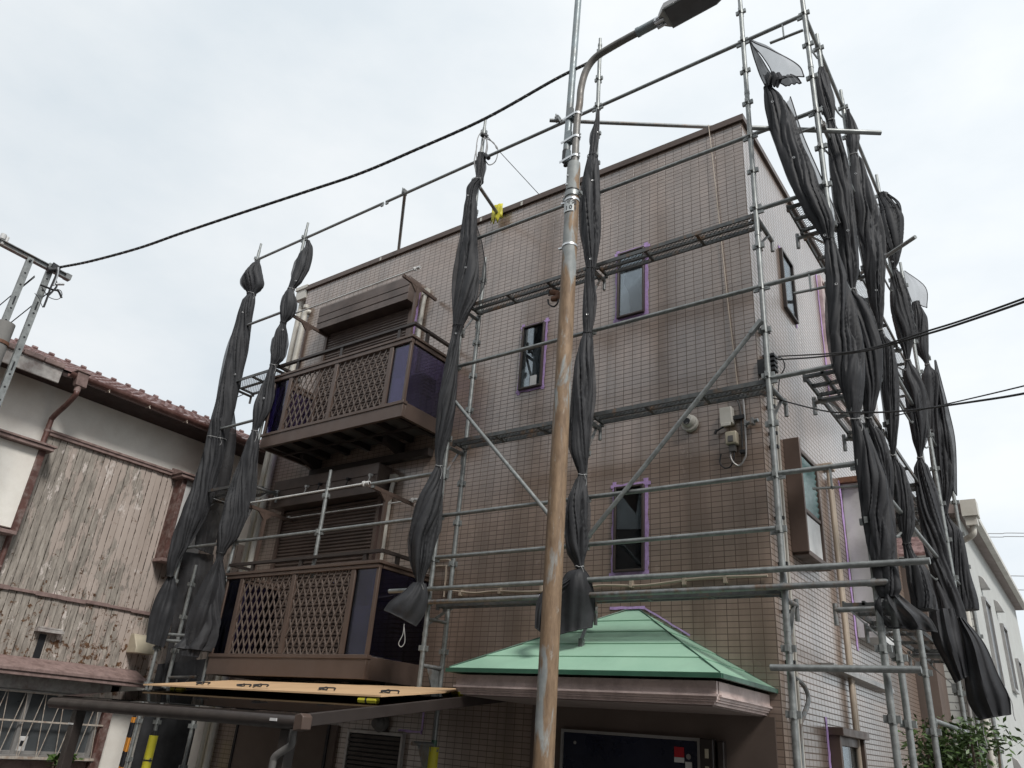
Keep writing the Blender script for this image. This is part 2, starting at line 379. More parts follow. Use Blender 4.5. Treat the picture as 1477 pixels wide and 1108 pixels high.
# ------------------------------------------------------------------ main building
WY, WX, WL, WT = 6.8, -2.165, -9.8, 6.80
WB = 12.95
B = thing('tiled_building', ((WX+WL)/2, WY, GZ), 'three-storey brown tiled building behind the scaffolding, with balconies and a green entrance canopy', 'building')
MB().box(WL, WX, WY, WB, GZ, WT).build('wall', M['tile'], B)
c = MB(); c.box(WL-.03, WX+.035, WY-.035, WY+.12, WT, WT+.025).box(WL-.03, WX+.035, WY-.035, WY-.004, WT-.06, WT)
c.box(WX+.004, WX+.035, WY-.0, WB, WT-.06, WT).box(WX-.12, WX+.035, WY+.12, WB, WT, WT+.025); c.build('parapet_cap', M['brown'], B)
c = MB()
for x in (-8.05, -6.02, -5.3): c.box(x, x+.035, WY-.04, WY-.036, WT-.06, WT+.0)
c.build('cap_joint', M['cream'], B, split=True)
def rough_strip(mb, p, q, wdt, nrm, seed):
    "torn masking tape strip along p-q"
    r = random.Random(seed); p, q = V(p), V(q); d = (q-p); L = d.length; d.normalize(); s = d.cross(V(nrm)).normalized(); n = max(3, int(L/.06)); vs = []
    off = V(nrm)*.003
    for i in range(n+1):
        c_ = p + d*(L*i/n); a = wdt*(.5+r.uniform(-.18, .25)); b = wdt*(.5+r.uniform(-.18, .25))
        vs += [c_+s*a, c_-s*b, c_+s*a+off, c_-s*b+off]
    fs = []
    for i in range(n):
        k = i*4; fs += [(k+2, k+3, k+7, k+6), (k, k+4, k+5, k+1), (k, k+2, k+6, k+4), (k+1, k+5, k+7, k+3)]
    mb.add(vs, fs)
def window_front(x0, x1, z0, z1, seed, shape, tape=.045, frame=.022):
    "taped casement on the front wall; x0..z1 is the outer edge of the tape"
    w_ = MB(); a0, a1, c0, c1 = x0+tape*.8, x1-tape*.8, z0+tape*.8, z1-tape*.8; y = WY
    w_.box(a0, a0+frame, y-.045, y-.002, c0, c1).box(a1-frame, a1, y-.045, y-.002, c0, c1).box(a0+frame, a1-frame, y-.044, y-.002, c1-frame, c1).box(a0+frame, a1-frame, y-.05, y-.002, c0, c0+frame)
    o = w_.build('window', M['window_frame'], B, bev=.003)
    MB().box(a0+frame, a1-frame, y-.022, y-.018, c0+frame, c1-frame).build('pane', M['glass'], o)
    MB().box(a0+frame, a1-frame, y-.0045, y-.0015, c0+frame, c1-frame).build('back_board', M['room'], o)
    cu = MB(); pts = [(a0+frame+(a1-a0-2*frame)*u, c0+frame+(c1-c0-2*frame)*v_) for u, v_ in shape]
    cu.prism([(p[0], y-.012, p[1]) for p in pts], (0, .005, 0)); cu.build('curtain', M['curtain'], o)
    t = MB(); g = tape*.5
    rough_strip(t, (x0+g, y-.004, z0-.02), (x0+g, y-.004, z1+.03), tape, (0,-1,0), seed)
    rough_strip(t, (x1-g, y-.0045, z0-.01), (x1-g, y-.0045, z1+.03), tape, (0,-1,0), seed+1)
    rough_strip(t, (x0-.02, y-.008, z1-g), (x1+.03, y-.008, z1-g), tape*.8, (0,-1,0), seed+2)
    rough_strip(t, (x0-.02, y-.008, z0+g), (x1+.01, y-.008, z0+g), tape*.8, (0,-1,0), seed+3)
    t.build('masking_tape', M['tape'], o)
    return o
window_front(-3.775, -3.365, 1.545, 2.50, 1, [(0,.5),(1,.47),(1,1),(.9,1),(.55,.8),(.75,.66),(.35,1),(0,1)])
o = window_front(-5.125, -4.735, 3.83, 4.77, 5, [(0,0),(1,0),(1,.75),(.6,.62),(.3,.4),(0,.3)], tape=.035)
MB().box(-4.93, -4.84, WY-.030, WY-.0225, 3.89, 4.02).build('sticker', M['white'], o)
window_front(-3.785, -3.365, 4.46, 5.43, 9, [(0,0),(.45,0),(.38,.35),(.15,.55),(.25,.7),(0,.8)])
# side-wall windows (they look towards +X)
w_ = MB(); y0, y1, z0, z1 = 7.88, 8.33, 4.78, 5.62; x = WX
w_.box(x+.002, x+.04, y0, y0+.03, z0, z1).box(x+.002, x+.04, y1-.03, y1, z0, z1).box(x+.002, x+.039, y0+.03, y1-.03, z0, z0+.03).box(x+.002, x+.039, y0+.03, y1-.03, z1-.03, z1)
o = w_.build('window', M['brown_dark'], B, bev=.003); MB().box(x+.016, x+.02, y0+.03, y1-.03, z0+.03, z1-.03).build('pane', M['glass'], o)
MB().box(x+.002, x+.006, y0+.03, y1-.03, z0+.03, z1-.03).build('back_board', M['room'], o)
t = MB(); rough_strip(t, (x+.004, y1+.02, z0-.04), (x+.004, y1+.02, z1+.02), .035, (1,0,0), 21); rough_strip(t, (x+.004, y0-.02, z1+.02), (x+.004, y1+.03, z1+.02), .03, (1,0,0), 22); t.build('masking_tape', M['tape'], o, split=True)
# louvred side window: brown side fins, glass slats above, white panel below
w_ = MB(); w_.box(x+.002, x+.16, 7.42, 7.46, 1.82, 2.98).box(x+.002, x+.10, 8.24, 8.28, 1.82, 2.95).box(x+.002, x+.15, 7.46, 8.24, 1.80, 1.85).box(x+.002, x+.10, 7.46, 8.24, 2.91, 2.95).box(x+.002, x+.09, 7.46, 8.24, 2.29, 2.33)
o = w_.build('window', M['brown'], B, bev=.004)
s_ = MB()
for k in range(9): s_.bar((x+.07, 7.47, 2.36+k*.062), (x+.07, 8.23, 2.36+k*.062), .006, .072, up=(.35, 0, 1))
s_.build('louver', M['teal'], o); MB().box(x+.06, x+.075, 7.47, 8.23, 1.86, 2.28).build('panel', M['white'], o); MB().box(x+.003, x+.01, 7.46, 8.24, 1.86, 2.9).build('back_board', M['room'], o)
# white framed side bay near the rear
w_ = MB(); w_.box(x+.002, x+.22, 9.70, 9.74, 1.35, 3.12).box(x+.002, x+.22, 10.9, 10.94, 1.35, 3.12).box(x+.002, x+.24, 9.66, 10.98, 3.12, 3.17).box(x+.002, x+.22, 9.74, 10.9, 1.35, 1.40).box(x+.16, x+.20, 9.74, 10.9, 1.40, 2.15).box(x+.16, x+.21, 9.74, 10.9, 2.72, 2.80)
o = w_.build('window', M['white'], B, bev=.004); MB().box(x+.17, x+.18, 9.74, 10.9, 2.15, 3.12).build('pane', M['glass'], o); MB().box(x+.05, x+.06, 9.74, 10.9, 1.4, 3.12).build('curtain', M['curtain'], o)
t = MB(); rough_strip(t, (x+.004, 9.62, 1.2), (x+.004, 9.62, 3.2), .07, (1,0,0), 31); rough_strip(t, (x+.004, 9.62, 4.3), (x+.004, 9.62, 6.3), .05, (1,0,0), 32); t.build('masking_tape', M['tape'], o, split=True)
MB().box(x+.002, x+.26, 9.6, 11.0, 3.172, 3.24).build('hood', M['rust'], B)
# balcony door of the second rear bay, pinkish wall patch
w_ = MB(); w_.box(x+.002, x+.05, 9.66, 9.72, 4.35, 6.25).box(x+.002, x+.05, 10.9, 10.96, 4.35, 6.25).box(x+.002, x+.049, 9.72, 10.9, 6.19, 6.25).box(x+.002, x+.03, 9.72, 10.9, 4.35, 6.19)
w_.build('window', M['pink'], B)
# lower side window under the caption area: brown framed
pa = atX(1195, 1060, x); w_ = MB(); y0 = pa.y; z1 = pa.z
w_.box(x+.002, x+.10, y0, y0+.06, z1-1.4, z1).box(x+.002, x+.10, y0+.9, y0+.96, z1-1.4, z1).box(x+.002, x+.14, y0-.02, y0+.98, z1, z1+.07).box(x+.002, x+.06, y0+.06, y0+.12, z1-1.4, z1-.002).box(x+.002, x+.06, y0+.12, y0+.9, z1-.08, z1-.001)
o = w_.build('window', M['brown'], B, bev=.004); MB().box(x+.02, x+.03, y0+.12, y0+.9, z1-1.4, z1-.08).build('pane', M['glass'], o); MB().box(x+.003, x+.008, y0+.12, y0+.9, z1-1.4, z1-.08).build('curtain', M['curtain'], o)
t = MB(); rough_strip(t, (x+.004, y0-.05, z1-1.4), (x+.004, y0-.05, z1+.15), .06, (1,0,0), 41); t.build('masking_tape', M['tape'], o)
# pale hood over side window (seen low right)
pa = atX(1183, 950, x); pb = atX(1275, 1000, x)
MB().box(x+.002, x+.12, pa.y, pb.y, pb.z, pb.z+.05).build('window_hood', M['alu'], B)
# side pipes: thin down-pipe close to the corner with brackets; two more further back
c = MB(); c.tube((x+.05, 6.98, GZ), (x+.05, 6.98, 4.05), .024, 10); c.tube((x+.045, 7.12, GZ), (x+.045, 7.12, 3.6), .014, 8); o = c.build('conduit', M['cream'], B)
c = MB()
for k in range(11): c.box(x+.002, x+.085, 6.965, 6.995, 1.1+k*.42-1.6, 1.13+k*.42-1.6)
for k in range(4): c.box(x+.002, x+.085, 6.955, 7.005, 2.72+k*.42, 2.75+k*.42)
c.build('pipe_bracket', M['black'], o)
c = MB(); c.tube((x+.05, 8.95, GZ), (x+.05, 8.95, 3.15), .025, 10); c.tube((x+.05, 9.05, GZ), (x+.05, 9.05, 3.0), .016, 10); c.box(x+.002, x+.1, 8.9, 9.05, 3.13, 3.2); c.build('conduit', M['cable_beige'], B)
c = MB(); c.path(smooth([atX(1146, 977, x+.04), atX(1160, 990, x+.05), atX(1166, 1010, x+.06), atX(1158, 1035, x+.05), atX(1154, 1050, x+.04), atX(1157, 1108, x+.04)]), .02, 8); c.build('conduit', M['galv_old'], B)
# small wall fittings on the front face
c = MB(); c.tube((-2.89, WY-.002, 3.04), (-2.89, WY-.05, 3.04), .088, 20).tube((-2.89, WY-.05, 3.055), (-2.89, WY-.10, 3.06), .074, 20, .055); o = c.build('vent_cap', M['cream'], B, bev=.006)
MB().tube((-2.89, WY-.101, 3.035), (-2.89, WY-.1045, 3.035), .036, 12).build('opening', M['void'], o)
c = MB(); c.tube((-6.65, WY-.002, .06), (-6.65, WY-.06, .06), .10, 20).tube((-6.66, WY-.06, .06), (-6.66, WY-.13, .05), .08, 20, .05); c.build('vent_cap', M['grey_panel'], B, bev=.006)
c = MB(); c.box(-2.55, -2.43, WY-.09, WY-.002, 2.95, 3.12); c.box(-2.54, -2.44, WY-.10, WY-.09, 2.915, 2.952); c.build('junction_box', M['cream'], B, bev=.008)
c = MB(); c.box(-2.505, -2.395, WY-.09, WY-.002, 2.73, 2.86); o = c.build('junction_box', M['beige'], B, bev=.01)
MB().box(-2.475, -2.425, WY-.098, WY-.091, 2.75, 2.81).box(-2.48, -2.42, WY-.07, WY-.02, 2.66, 2.729).build('meter_face', M['grey_panel'], o)
c = MB()
c.path(smooth([(-2.44, WY-.045, 2.70), (-2.44, WY-.05, 2.60), (-2.48, WY-.04, 2.52), (-2.54, WY-.04, 2.51), (-2.585, WY-.04, 2.57), (-2.57, WY-.04, 2.66)]), .007, 6)
c.path(smooth([(-2.36, WY-.03, 2.70), (-2.36, WY-.03, 3.1), (-2.40, WY-.03, 3.24), (-2.36, WY-.04, 3.30), (-2.28, WY-.05, 3.27), (WX+.03, WY-.10, 3.20)]), .008, 6)
c.path(smooth([(-2.43, WY-.03, 3.20), (-2.40, WY-.03, 3.33), (-2.34, WY-.03, 3.36), (-2.30, WY-.03, 3.31)]), .005, 6)
c.box(-2.43, -2.32, WY-.05, WY-.02, 2.99, 3.03); c.box(-2.385, -2.335, WY-.045, WY-.002, 2.64, 2.67); c.path([(-2.53, WY-.05, 2.93), (-2.60, WY-.05, 2.90)], .009, 6); c.path([(-2.60, WY-.05, 2.91), (-2.62, WY-.05, 2.87)], .014, 6)
c.build('wiring', M['black'], B)
c = MB(); c.path(smooth([(-2.47, WY-.045, 2.68), (-2.47, WY-.05, 2.60), (-2.44, WY-.05, 2.54), (-2.40, WY-.03, 2.52), (-2.35, WY-.03, 2.57), (-2.325, WY-.03, 2.68), (-2.325, WY-.03, 3.2), (-2.36, WY-.03, 3.26)]), .009, 6)
c.box(-2.38, -2.26, WY-.05, WY-.01, 3.245, 3.275)
for k in range(3): c.tube((-2.28+k*.03, WY-.055, 3.25), (-2.28+k*.03, WY-.055, 3.28), .012, 8)
c.build('wiring', M['alu'], B)
MB().path([(-2.545, WY-.045, WT+.04), (-2.52, WY-.045, 6.4), (-2.46, WY-.025, 5.0), (-2.43, WY-.02, 4.3), (-2.37, WY-.03, 3.28)], .0055, 6).build('wiring', M['cable_beige'], B)
MB().tube((-2.32, WY-.03, 2.93), (-2.18, WY-.07, 2.935), .018, 8).box(-2.325, -2.305, WY-.05, WY-.002, 2.91, 2.97).box(-2.25, -2.22, WY-.10, WY-.03, 2.90, 2.96).build('wall_anchor', M['galv_old'], B)
c = MB(); c.path(smooth([(-6.25, WY-.03, 1.85), (-5.95, WY-.03, 1.85), (-5.88, WY-.03, 1.82), (-5.85, WY-.03, 1.75), (-5.85, WY-.03, 1.42)]), .012, 6)
c.path(smooth([(-6.25, WY-.03, 1.78), (-5.98, WY-.03, 1.78), (-5.94, WY-.03, 1.74), (-5.93, WY-.03, 1.42)]), .012, 6)
c.path(smooth([(-5.93, WY-.03, 1.50), (-5.5, WY-.03, 1.45), (-5.2, WY-.03, 1.455), (-4.6, WY-.03, 1.43), (-3.9, WY-.03, 1.46), (-3.4, WY-.03, 1.44), (-2.8, WY-.03, 1.48), (-2.2, WY-.03, 1.47)]), .013, 6)
for xx in (-5.7, -5.15, -4.6, -4.1, -3.55, -3.0, -2.6): c.box(xx, xx+.03, WY-.05, WY-.001, 1.425, 1.495)
c.build('wiring', M['cable_beige'], B)
# drain pipes on the left edge
for xx, yy, rr, zt in ((-10.02, 6.88, .048, 6.45), (-9.66, 6.735, .045, 6.15)):
    c = MB(); c.tube((xx, yy, GZ), (xx, yy, zt), rr, 14)
    for k in range(6): c.tube((xx, yy, .3+k*1.2), (xx, yy, .36+k*1.2), rr+.006, 14)
    if xx < -9.9: c.add(*(lambda a: (a.v, a.f))(MB().tube((xx, yy, zt), (xx+.03, yy, zt+.16), .045, 12, .07)))
    else: c.path(smooth([(xx, yy, zt), (xx+.01, yy, zt+.06), (xx+.04, yy+.03, zt+.09), (xx+.05, yy+.06, zt+.09)]), .045, 12)
    if xx < -9.9: c.box(xx-.07, xx+.20, yy-.10, yy+.10, zt+.15, zt+.36).box(xx-.09, xx+.22, yy-.12, yy+.12, zt+.34, zt+.40)
    c.build('drain_pipe', M['cream'], B)
c = MB()
for xx in (-9.83, -9.775): c.path(smooth([(xx, WY-.03, GZ), (xx, WY-.03, 0), (xx, WY-.03, 3.0), (xx, WY-.03, 3.35), (xx+.04, WY-.02, 3.4)]), .016, 8)
c.build('refrigerant_pipe', M['beige'], B)
for xx, za, zb in ((-6.93, 4.4, 5.78), (-7.03, 1.5, 2.95)):
    c = MB(); c.path(smooth([(xx, WY-.04, za), (xx, WY-.04, zb-.35), (xx+.01, WY-.045, zb-.15), (xx+.02, WY-.035, zb)]), .03, 10); c.box(xx-.03, xx+.07, WY-.07, WY-.002, zb-.02, zb+.08); c.build('refrigerant_pipe', M['cream'], B)
# roller shutters
def shutter(x0, x1, z0, z1, hx0, hx1, hz0, hz1, hy):
    h = MB(); h.box(hx0, hx1, hy, WY-.002, hz0, hz1)
    zz = hz0+(hz1-hz0)*.62
    h.box(hx0-.006, hx1+.006, hy-.012, hy-.001, zz, hz1+.006).box(hx0-.004, hx1+.004, hy-.008, hy-.001, hz0-.004, hz0+(hz1-hz0)*.26).box(hx0-.006, hx1+.006, hy-.012, hy-.001, hz0+(hz1-hz0)*.29, zz-.012)
    o = h.build('shutter', M['shutter'], B, bev=.003)
    s_ = MB(); n = int((z1-z0)/.047)
    for k in range(n):
        za = z0+k*.047
        s_.add([(x0, WY-.030, za), (x1, WY-.030, za), (x1, WY-.046, za+.016), (x0, WY-.046, za+.016), (x1, WY-.046, za+.034), (x0, WY-.046, za+.034), (x1, WY-.026, za+.047), (x0, WY-.026, za+.047)], [(0,1,2,3),(3,2,4,5),(5,4,6,7)])
    s_.build('curtain_slats', M['shutter'], o, ang=12, recalc=False)
    MB().box(x0-.06, x0, WY-.07, WY-.002, z0, z1).box(x1, x1+.06, WY-.07, WY-.002, z0, z1).build('guide_rail', M['brown'], o, split=True)
    t = MB(); rough_strip(t, (x1+.10, WY-.006, z0), (x1+.10, WY-.006, z1+.28), .035, (0,-1,0), int(z0*10)+50); t.build('masking_tape', M['tape'], o)
    return o
shutter(-8.93, -7.17, 3.66, 5.64, -9.02, -7.06, 5.63, 6.02, 6.56)
o = shutter(-9.12, -7.22, .72, 2.76, -9.22, -7.10, 2.75, 3.14, 6.56)
for i, xx in enumerate((-9.1, -8.45, -8.18, -7.62, -7.2)):
    c = MB().tube((xx, 6.555, 2.98), (xx, 6.50, 2.97), .022, 8); c.path([(xx, 6.50, 2.97), (xx+.03, 6.49, 2.93), (xx, 6.50, 2.87)], .009, 6); c.build('hook', M['white'] if i in (0, 1, 4) else M['black'], o)
# ------------------------------------------------------------------ balconies
def balcony(y, x0, x1, zb, zl, zc, zt, zh, acr, posts, arm_z, seed):
    root = MB()
    root.box(x0, x1, y, y+.05, zb, zl).box(x1-.05, x1, y+.05, WY, zb, zl).box(x0, x0+.05, y+.05, WY, zb, zl)
    root.box(x0-.012, x1+.012, y-.012, y+.062, zl-.03, zl+.012)
    # cap rail: two stepped profiles on three sides
    root.box(x0-.02, x1+.02, y-.025, y+.065, zt-.035, zt).box(x0, x1, y-.012, y+.05, zc, zt-.038)
    root.box(x1-.065, x1+.02, y+.065, WY, zt-.035, zt).box(x1-.05, x1, y+.065, WY, zc, zt-.038)
    root.box(x0-.02, x0+.065, y+.065, WY, zt-.035, zt).box(x0, x0+.05, y+.065, WY, zc, zt-.038)
    for px in posts: root.box(px-.035, px+.035, y-.004, y+.045, zl+.012, zc)
    for px in (x0+.02, x1-.02): root.box(px-.02, px+.02, y+.002, y+.04, zl+.012, zc)
    o = root.build('balcony', M['brown'], B, bev=.004)
    for k in range(len(posts)-1):
        a, b = posts[k]+.035, posts[k+1]-.035; L = MB(); H = zc-(zl+.012); sl = .50; z0_ = zl+.012; pitch = .110
        for sg, yy in ((1, y+.012), (-1, y+.026)):
            n = int((b-a+H*sl)/pitch)+2
            for i in range(-1, n):
                s0 = a - H*sl + i*pitch + (.03 if sg > 0 else 0)
                # line x = s0 + sl*t (sg>0) or mirrored, clipped to [a,b]
                t0, t1 = max(0, (a-s0)/sl), min(H, (b-s0)/sl)
                if t1-t0 < .02: continue
                xa, xb = s0+sl*t0, s0+sl*t1
                if sg < 0: xa, xb = a+b-xa, a+b-xb
                L.bar((xa, yy, z0_+t0), (xb, yy, z0_+t1), .0135, .013, up=(0,1,0))
        L.build('lattice_panel', M['lattice'], o)
    for a, b in ((x0+.04, posts[0]-.035), (posts[-1]+.035, x1-.04)): MB().box(a, b, y+.018, y+.024, zl+.012, zc).build('acrylic_panel', acr, o)
    for xx in (x0+.02, x1-.026): MB().box(xx, xx+.006, y+.045, WY-.01, zl+.012, zc).build('acrylic_panel', acr, o)
    MB().box(x0+.055, x1-.055, y+.055, WY-.004, zb+.10, zb+.14).build('floor_slab', M['grey_panel'], o)
    j = MB(); n = 6
    for i in range(n+1):
        xx = x0+.12+(x1-x0-.3)*i/n; j.box(xx, xx+.06, y+.055, WY-.004, zb+.02, zb+.098)
    j.box(x0+.06, x1-.06, y+.35, y+.39, zb+.0, zb+.019)
    for xx in (x0+.35, x1-.75): j.prism([(xx, WY-.004, zb+.02), (xx, WY-.35, zb+.02), (xx, WY-.35, zb-.06), (xx, WY-.10, zb-.14), (xx, WY-.004, zb-.14)], (.08, 0, 0))
    j.box(x0+.30, x1-.15, WY-.10, WY-.003, zb-.24, zb-.142)
    j.build('joist', M['brown_dark'], o)
    hr = MB(); yh = y+.03
    hr.bar((x0-.04, yh, zh), (x1, yh, zh), .05, .035).bar((x1-.02, yh, zh), (x1-.02, WY, zh), .05, .034).bar((x0+.0, yh, zh), (x0+.0, yh+.35, zh), .05, .034)
    for xx in (x0+.45, (x0+x1)/2-.0, x1-.28): hr.bar((xx, yh, zt), (xx, yh, zh-.01), .03, .05)
    hr.bar((x1-.02, yh+.25, zt), (x1-.02, yh+.25, zh-.01), .05, .03)
    hr.build('handrail', M['brown_dark'], o)
    for xx in (x0+.02, x1-.42):
        c = MB(); c.box(xx-.02, xx+.02, y+.33, y+.37, zt, arm_z-.02).bar((xx, y+.05, arm_z), (xx, WY-.05, arm_z-.02), .03, .045)
        c.prism([(xx-.012, y+.22, arm_z-.02), (xx-.012, y+.48, arm_z-.02), (xx-.012, y+.37, arm_z-.12), (xx-.012, y+.33, arm_z-.12)], (.024, 0, 0))
        c.build('drying_bracket', M['brown'], o)
    return o
balcony(6.0, -8.99, -6.25, 3.44, 3.64, 4.465, 4.56, 4.74, M['acrylic'], (-8.60, -7.64, -6.60), 5.62, 1)
balcony(5.93, -8.93, -6.17, .45, .68, 1.60, 1.68, 1.79, M['acrylic_blue'], (-8.60, -7.59, -6.57), 2.60, 2)
def rod(p, q, r, label, m_='white_rod', ends=True):
    o = thing('drying_rod', p, label, 'drying rod', None)
    MB().tube(p, q, r, 10).build('rod', M[m_], o)
    if ends:
        d = (V(q)-V(p)).normalized()
        for e, s in ((V(p), 1), (V(q), -1)): MB().tube(e, e+d*.05*s, r+.012, 10).tube(e+d*.08*s, e+d*.10*s, r+.02, 10).build('end_cap', M['white'], o)
rod((-9.12, 6.07, 5.665), (-6.38, 6.07, 5.665), .011, 'white drying rod running across the brackets of the upper balcony')
rod((-9.26, 6.0, 2.64), (-6.62, 6.0, 2.64), .014, 'cream drying rod on the lower balcony brackets, nearest the street')
rod((-9.0, 6.68, 2.61), (-6.45, 6.68, 2.61), .010, 'thin drying rod close to the lower roller shutter')
# air-conditioner units on the balcony floors
for (xa, xb, za, zb, lab) in ((-6.86, -6.36, 3.60, 4.22, 'box-shaped air conditioner unit seen through the purple panel of the upper balcony'), (-7.05, -6.35, .62, 1.28, 'air conditioner unit dimly seen through the blue-black panel of the lower balcony')):
    a = thing('air_conditioner', ((xa+xb)/2, 6.5, za), lab, 'air conditioner')
    MB().box(xa, xb, 6.36, 6.66, za, zb).build('casing', M['acbox'], a, bev=.012)
    g_ = MB()
    for k in range(5): g_.box(xb+.001, xb+.006, 6.41, 6.60, zb-.10-k*.05, zb-.08-k*.05)
    g_.box(xb+.001, xb+.007, 6.46, 6.56, zb-.07, zb-.04); g_.build('vent_grille', M['void'], a)
    MB().box(xa+.05, xb-.05, 6.36, 6.66, za-.03, za-.001).build('foot', M['grey_panel'], a)
# ------------------------------------------------------------------ entrance canopy
ex0, ex1, ey, ez = -4.75, -2.21, 5.6, .54; rx0, rx1, rz = -3.60, -3.46, 1.21
def canopy():
    o = MB(); n = 5; TL, TR = V((rx0, WY-.003, rz)), V((rx1, WY-.003, rz))
    E = [V((ex0, WY-.003, ez)), V((ex0, ey, ez)), V((ex1, ey, ez)), V((ex1, WY-.003, ez))]
    for a, b, ta, tb in ((E[1], E[2], TL, TR), (E[2], E[3], TR, TR), (E[0], E[1], TL, TL)):
        nr = (b-a).cross(ta-a).normalized()
        if nr.z < 0: nr = -nr
        for i in range(n):
            t0, t1 = i/n, (i+1)/n
            p, q, r1, s1 = a.lerp(ta, t0), b.lerp(tb, t0), b.lerp(tb, t1), a.lerp(ta, t1)
            o.add([p+nr*.009, q+nr*.009, r1, s1, p-nr*.006, q-nr*.006], [(0,1,2,3), (4,5,1,0)])
    r = o.build('entrance_canopy', M['green'], B, ang=3, recalc=False)
    h = MB(); h.tube(E[1]+V((0,0,.012)), TL+V((0,0,.012)), .006, 8).tube(E[2]+V((0,0,.010)), TR+V((0,0,.010)), .006, 8).tube(E[0], TL, .006, 8).tube(E[3], TR, .008, 8).tube(TL, TR, .008, 8)
    h.bar(E[1]+V((-.02,-.01,-.015)), E[2]+V((.02,-.01,-.015)), .03, .032).bar(E[2]+V((.01,0,-.015)), E[3]+V((.01,-.002,-.015)), .03, .032).bar(E[1]+V((-.01,0,-.015)), E[0]+V((-.01,-.002,-.015)), .03, .032)
    h.build('edge_trim', M['green_dark'], r)
    f = MB(); a0, a1, b0 = ex0+.06, ex1-.05, ey+.05
    for d, za, zb in ((0, ez-.17, ez-.045), (-.018, ez-.135, ez-.15), (.012, ez-.185, ez-.172), (.03, ez-.205, ez-.187)):
        za, zb = min(za, zb), max(za, zb)
        f.box(a0+d, a1-d, b0+d, b0+.03+abs(d), za, zb) if d >= 0 else f.box(a0+d, a1-d, b0+d, b0, za, zb)
        f.box(a1-d-.03 if d >= 0 else a1, a1-d, b0+.05, WY-.003, za, zb)
        f.box(a0+d, a0+d+.03 if d >= 0 else a0, b0+.05, WY-.003, za, zb)
    f.build('fascia', M['pink'], r)
    MB().box(a0+.06, a1-.06, b0+.065, WY-.004, ez-.215, ez-.18).build('soffit', M['soffit'], r)
    t = MB(); rough_strip(t, (-3.78, WY-.006, rz+.03), (-3.40, WY-.006, rz+.025), .025, (0,-1,0), 61); rough_strip(t, (-3.40, WY-.006, rz+.02), (-2.95, WY-.006, rz-.235), .014, (0,-1,0), 62); t.build('masking_tape', M['tape'], r)
canopy()
MB().box(-4.62, WX-.06, WY-.02, WY-.002, GZ, ez-.215).build('porch_wall', M['render_brown'], B)
f = MB(); dx0, dx1, dt = -4.25, -2.86, .13; f.box(dx0, dx0+.025, WY-.06, WY-.021, GZ+.1, dt).box(dx1-.025, dx1, WY-.06, WY-.021, GZ+.1, dt).box(dx0+.025, dx1-.025, WY-.058, WY-.021, dt-.025, dt)
d_o = f.build('door', M['alu'], B)
MB().box(dx0+.026, dx1-.026, WY-.045, WY-.022, GZ+.1, dt-.026).build('door_leaf', M['navy'], d_o)
MB().box(-3.10, -3.01, WY-.050, WY-.046, -.03, .05).build('sticker', M['red'], d_o)
s_ = MB(); s_.box(-3.10, -3.01, WY-.050, WY-.046, -.07, -.031).box(-3.0, -2.94, WY-.050, WY-.046, -.11, -.06).build('sticker', M['white'], d_o)
MB().tube((-2.97, WY-.05, -.02), (-2.97, WY-.046, -.02), .022, 12).tube((-4.1, WY-.05, .02), (-4.1, WY-.046, .02), .015, 10).build('sticker', M['alu'], d_o)
c = MB(); c.box(-2.84, -2.72, WY-.12, WY-.021, -1.4, .13).box(-2.70, -2.64, WY-.09, WY-.021, -1.4, .12); o = c.build('door_side_unit', M['brown_dark'], B, bev=.01)
MB().box(-2.79, -2.76, WY-.128, WY-.121, -.02, .05).box(-2.79, -2.76, WY-.128, WY-.121, -.14, -.08).build('meter_face', M['beige'], o)
# ground-floor rooms under the lower balcony
c = MB(); c.box(-9.2, -7.35, WY-.035, WY-.002, GZ, -.0); c.build('garage_panel', M['render_brown'], B)
MB().box(-9.23, -9.19, WY-.05, WY-.002, GZ, .02).box(-7.5, -7.46, WY-.05, WY-.036, GZ, 0).build('panel_frame', M['void'], B, split=True)
w_ = MB(); w_.box(-7.15, -7.12, WY-.05, WY-.002, -1.2, -.03).box(-6.31, -6.28, WY-.05, WY-.002, -1.2, -.03).box(-7.12, -6.31, WY-.049, WY-.002, -.06, -.03)
o = w_.build('window', M['alu'], B); s_ = MB()
for k in range(24): s_.bar((-7.12, WY-.025, -.09-k*.045), (-6.31, WY-.025, -.09-k*.045), .02, .03)
s_.build('slats', M['brown_dark'], o); MB().box(-7.12, -6.31, WY-.012, WY-.002, -1.2, -.06).build('back_board', M['void'], o)
t = MB(); rough_strip(t, (-6.4, WY-.004, .0), (-6.05, WY-.004, .0), .02, (0,-1,0), 71); rough_strip(t, (-6.06, WY-.004, -.02), (-6.06, WY-.004, .28), .02, (0,-1,0), 72); t.build('masking_tape', M['tape'], B)
# ------------------------------------------------------------------ scaffold (one thing: everything is clamped together)
S = thing('scaffold', (-1.18, 6.0, GZ), 'galvanised tube scaffold standing around the front and side of the tiled building', 'scaffold')
PR = .0243
def pole(x, y, z0, z1, mat='galv', socks=True, off=1.21):
    c = MB(); c.tube((x, y, z0), (x, y, z1-.14 if socks else z1), PR, 14)
    if socks: c.tube((x, y, z1-.14), (x, y, z1), PR*.78, 12)
    if socks:
        k = math.ceil((z0+.05-off)/.45)
        while off+k*.45 < z1-.15:
            z = off+k*.45; k += 1
            c.tube((x, y, z-.03), (x, y, z+.03), PR+.006, 14)
            for dx, dy in ((1,0),(-1,0),(0,1),(0,-1)):
                c.box(x+dx*.042-.013, x+dx*.042+.013, y+dy*.042-.013, y+dy*.042+.013, z-.022, z+.026)
            if k % 4 == 0: c.tube((x, y, z+.12), (x, y, z+.16), PR+.003, 14)
    if z0 < GZ+.3: c.box(x-.07, x+.07, y-.07, y+.07, GZ+.004, GZ+.012)
    return c.build('pole', M[mat], S)
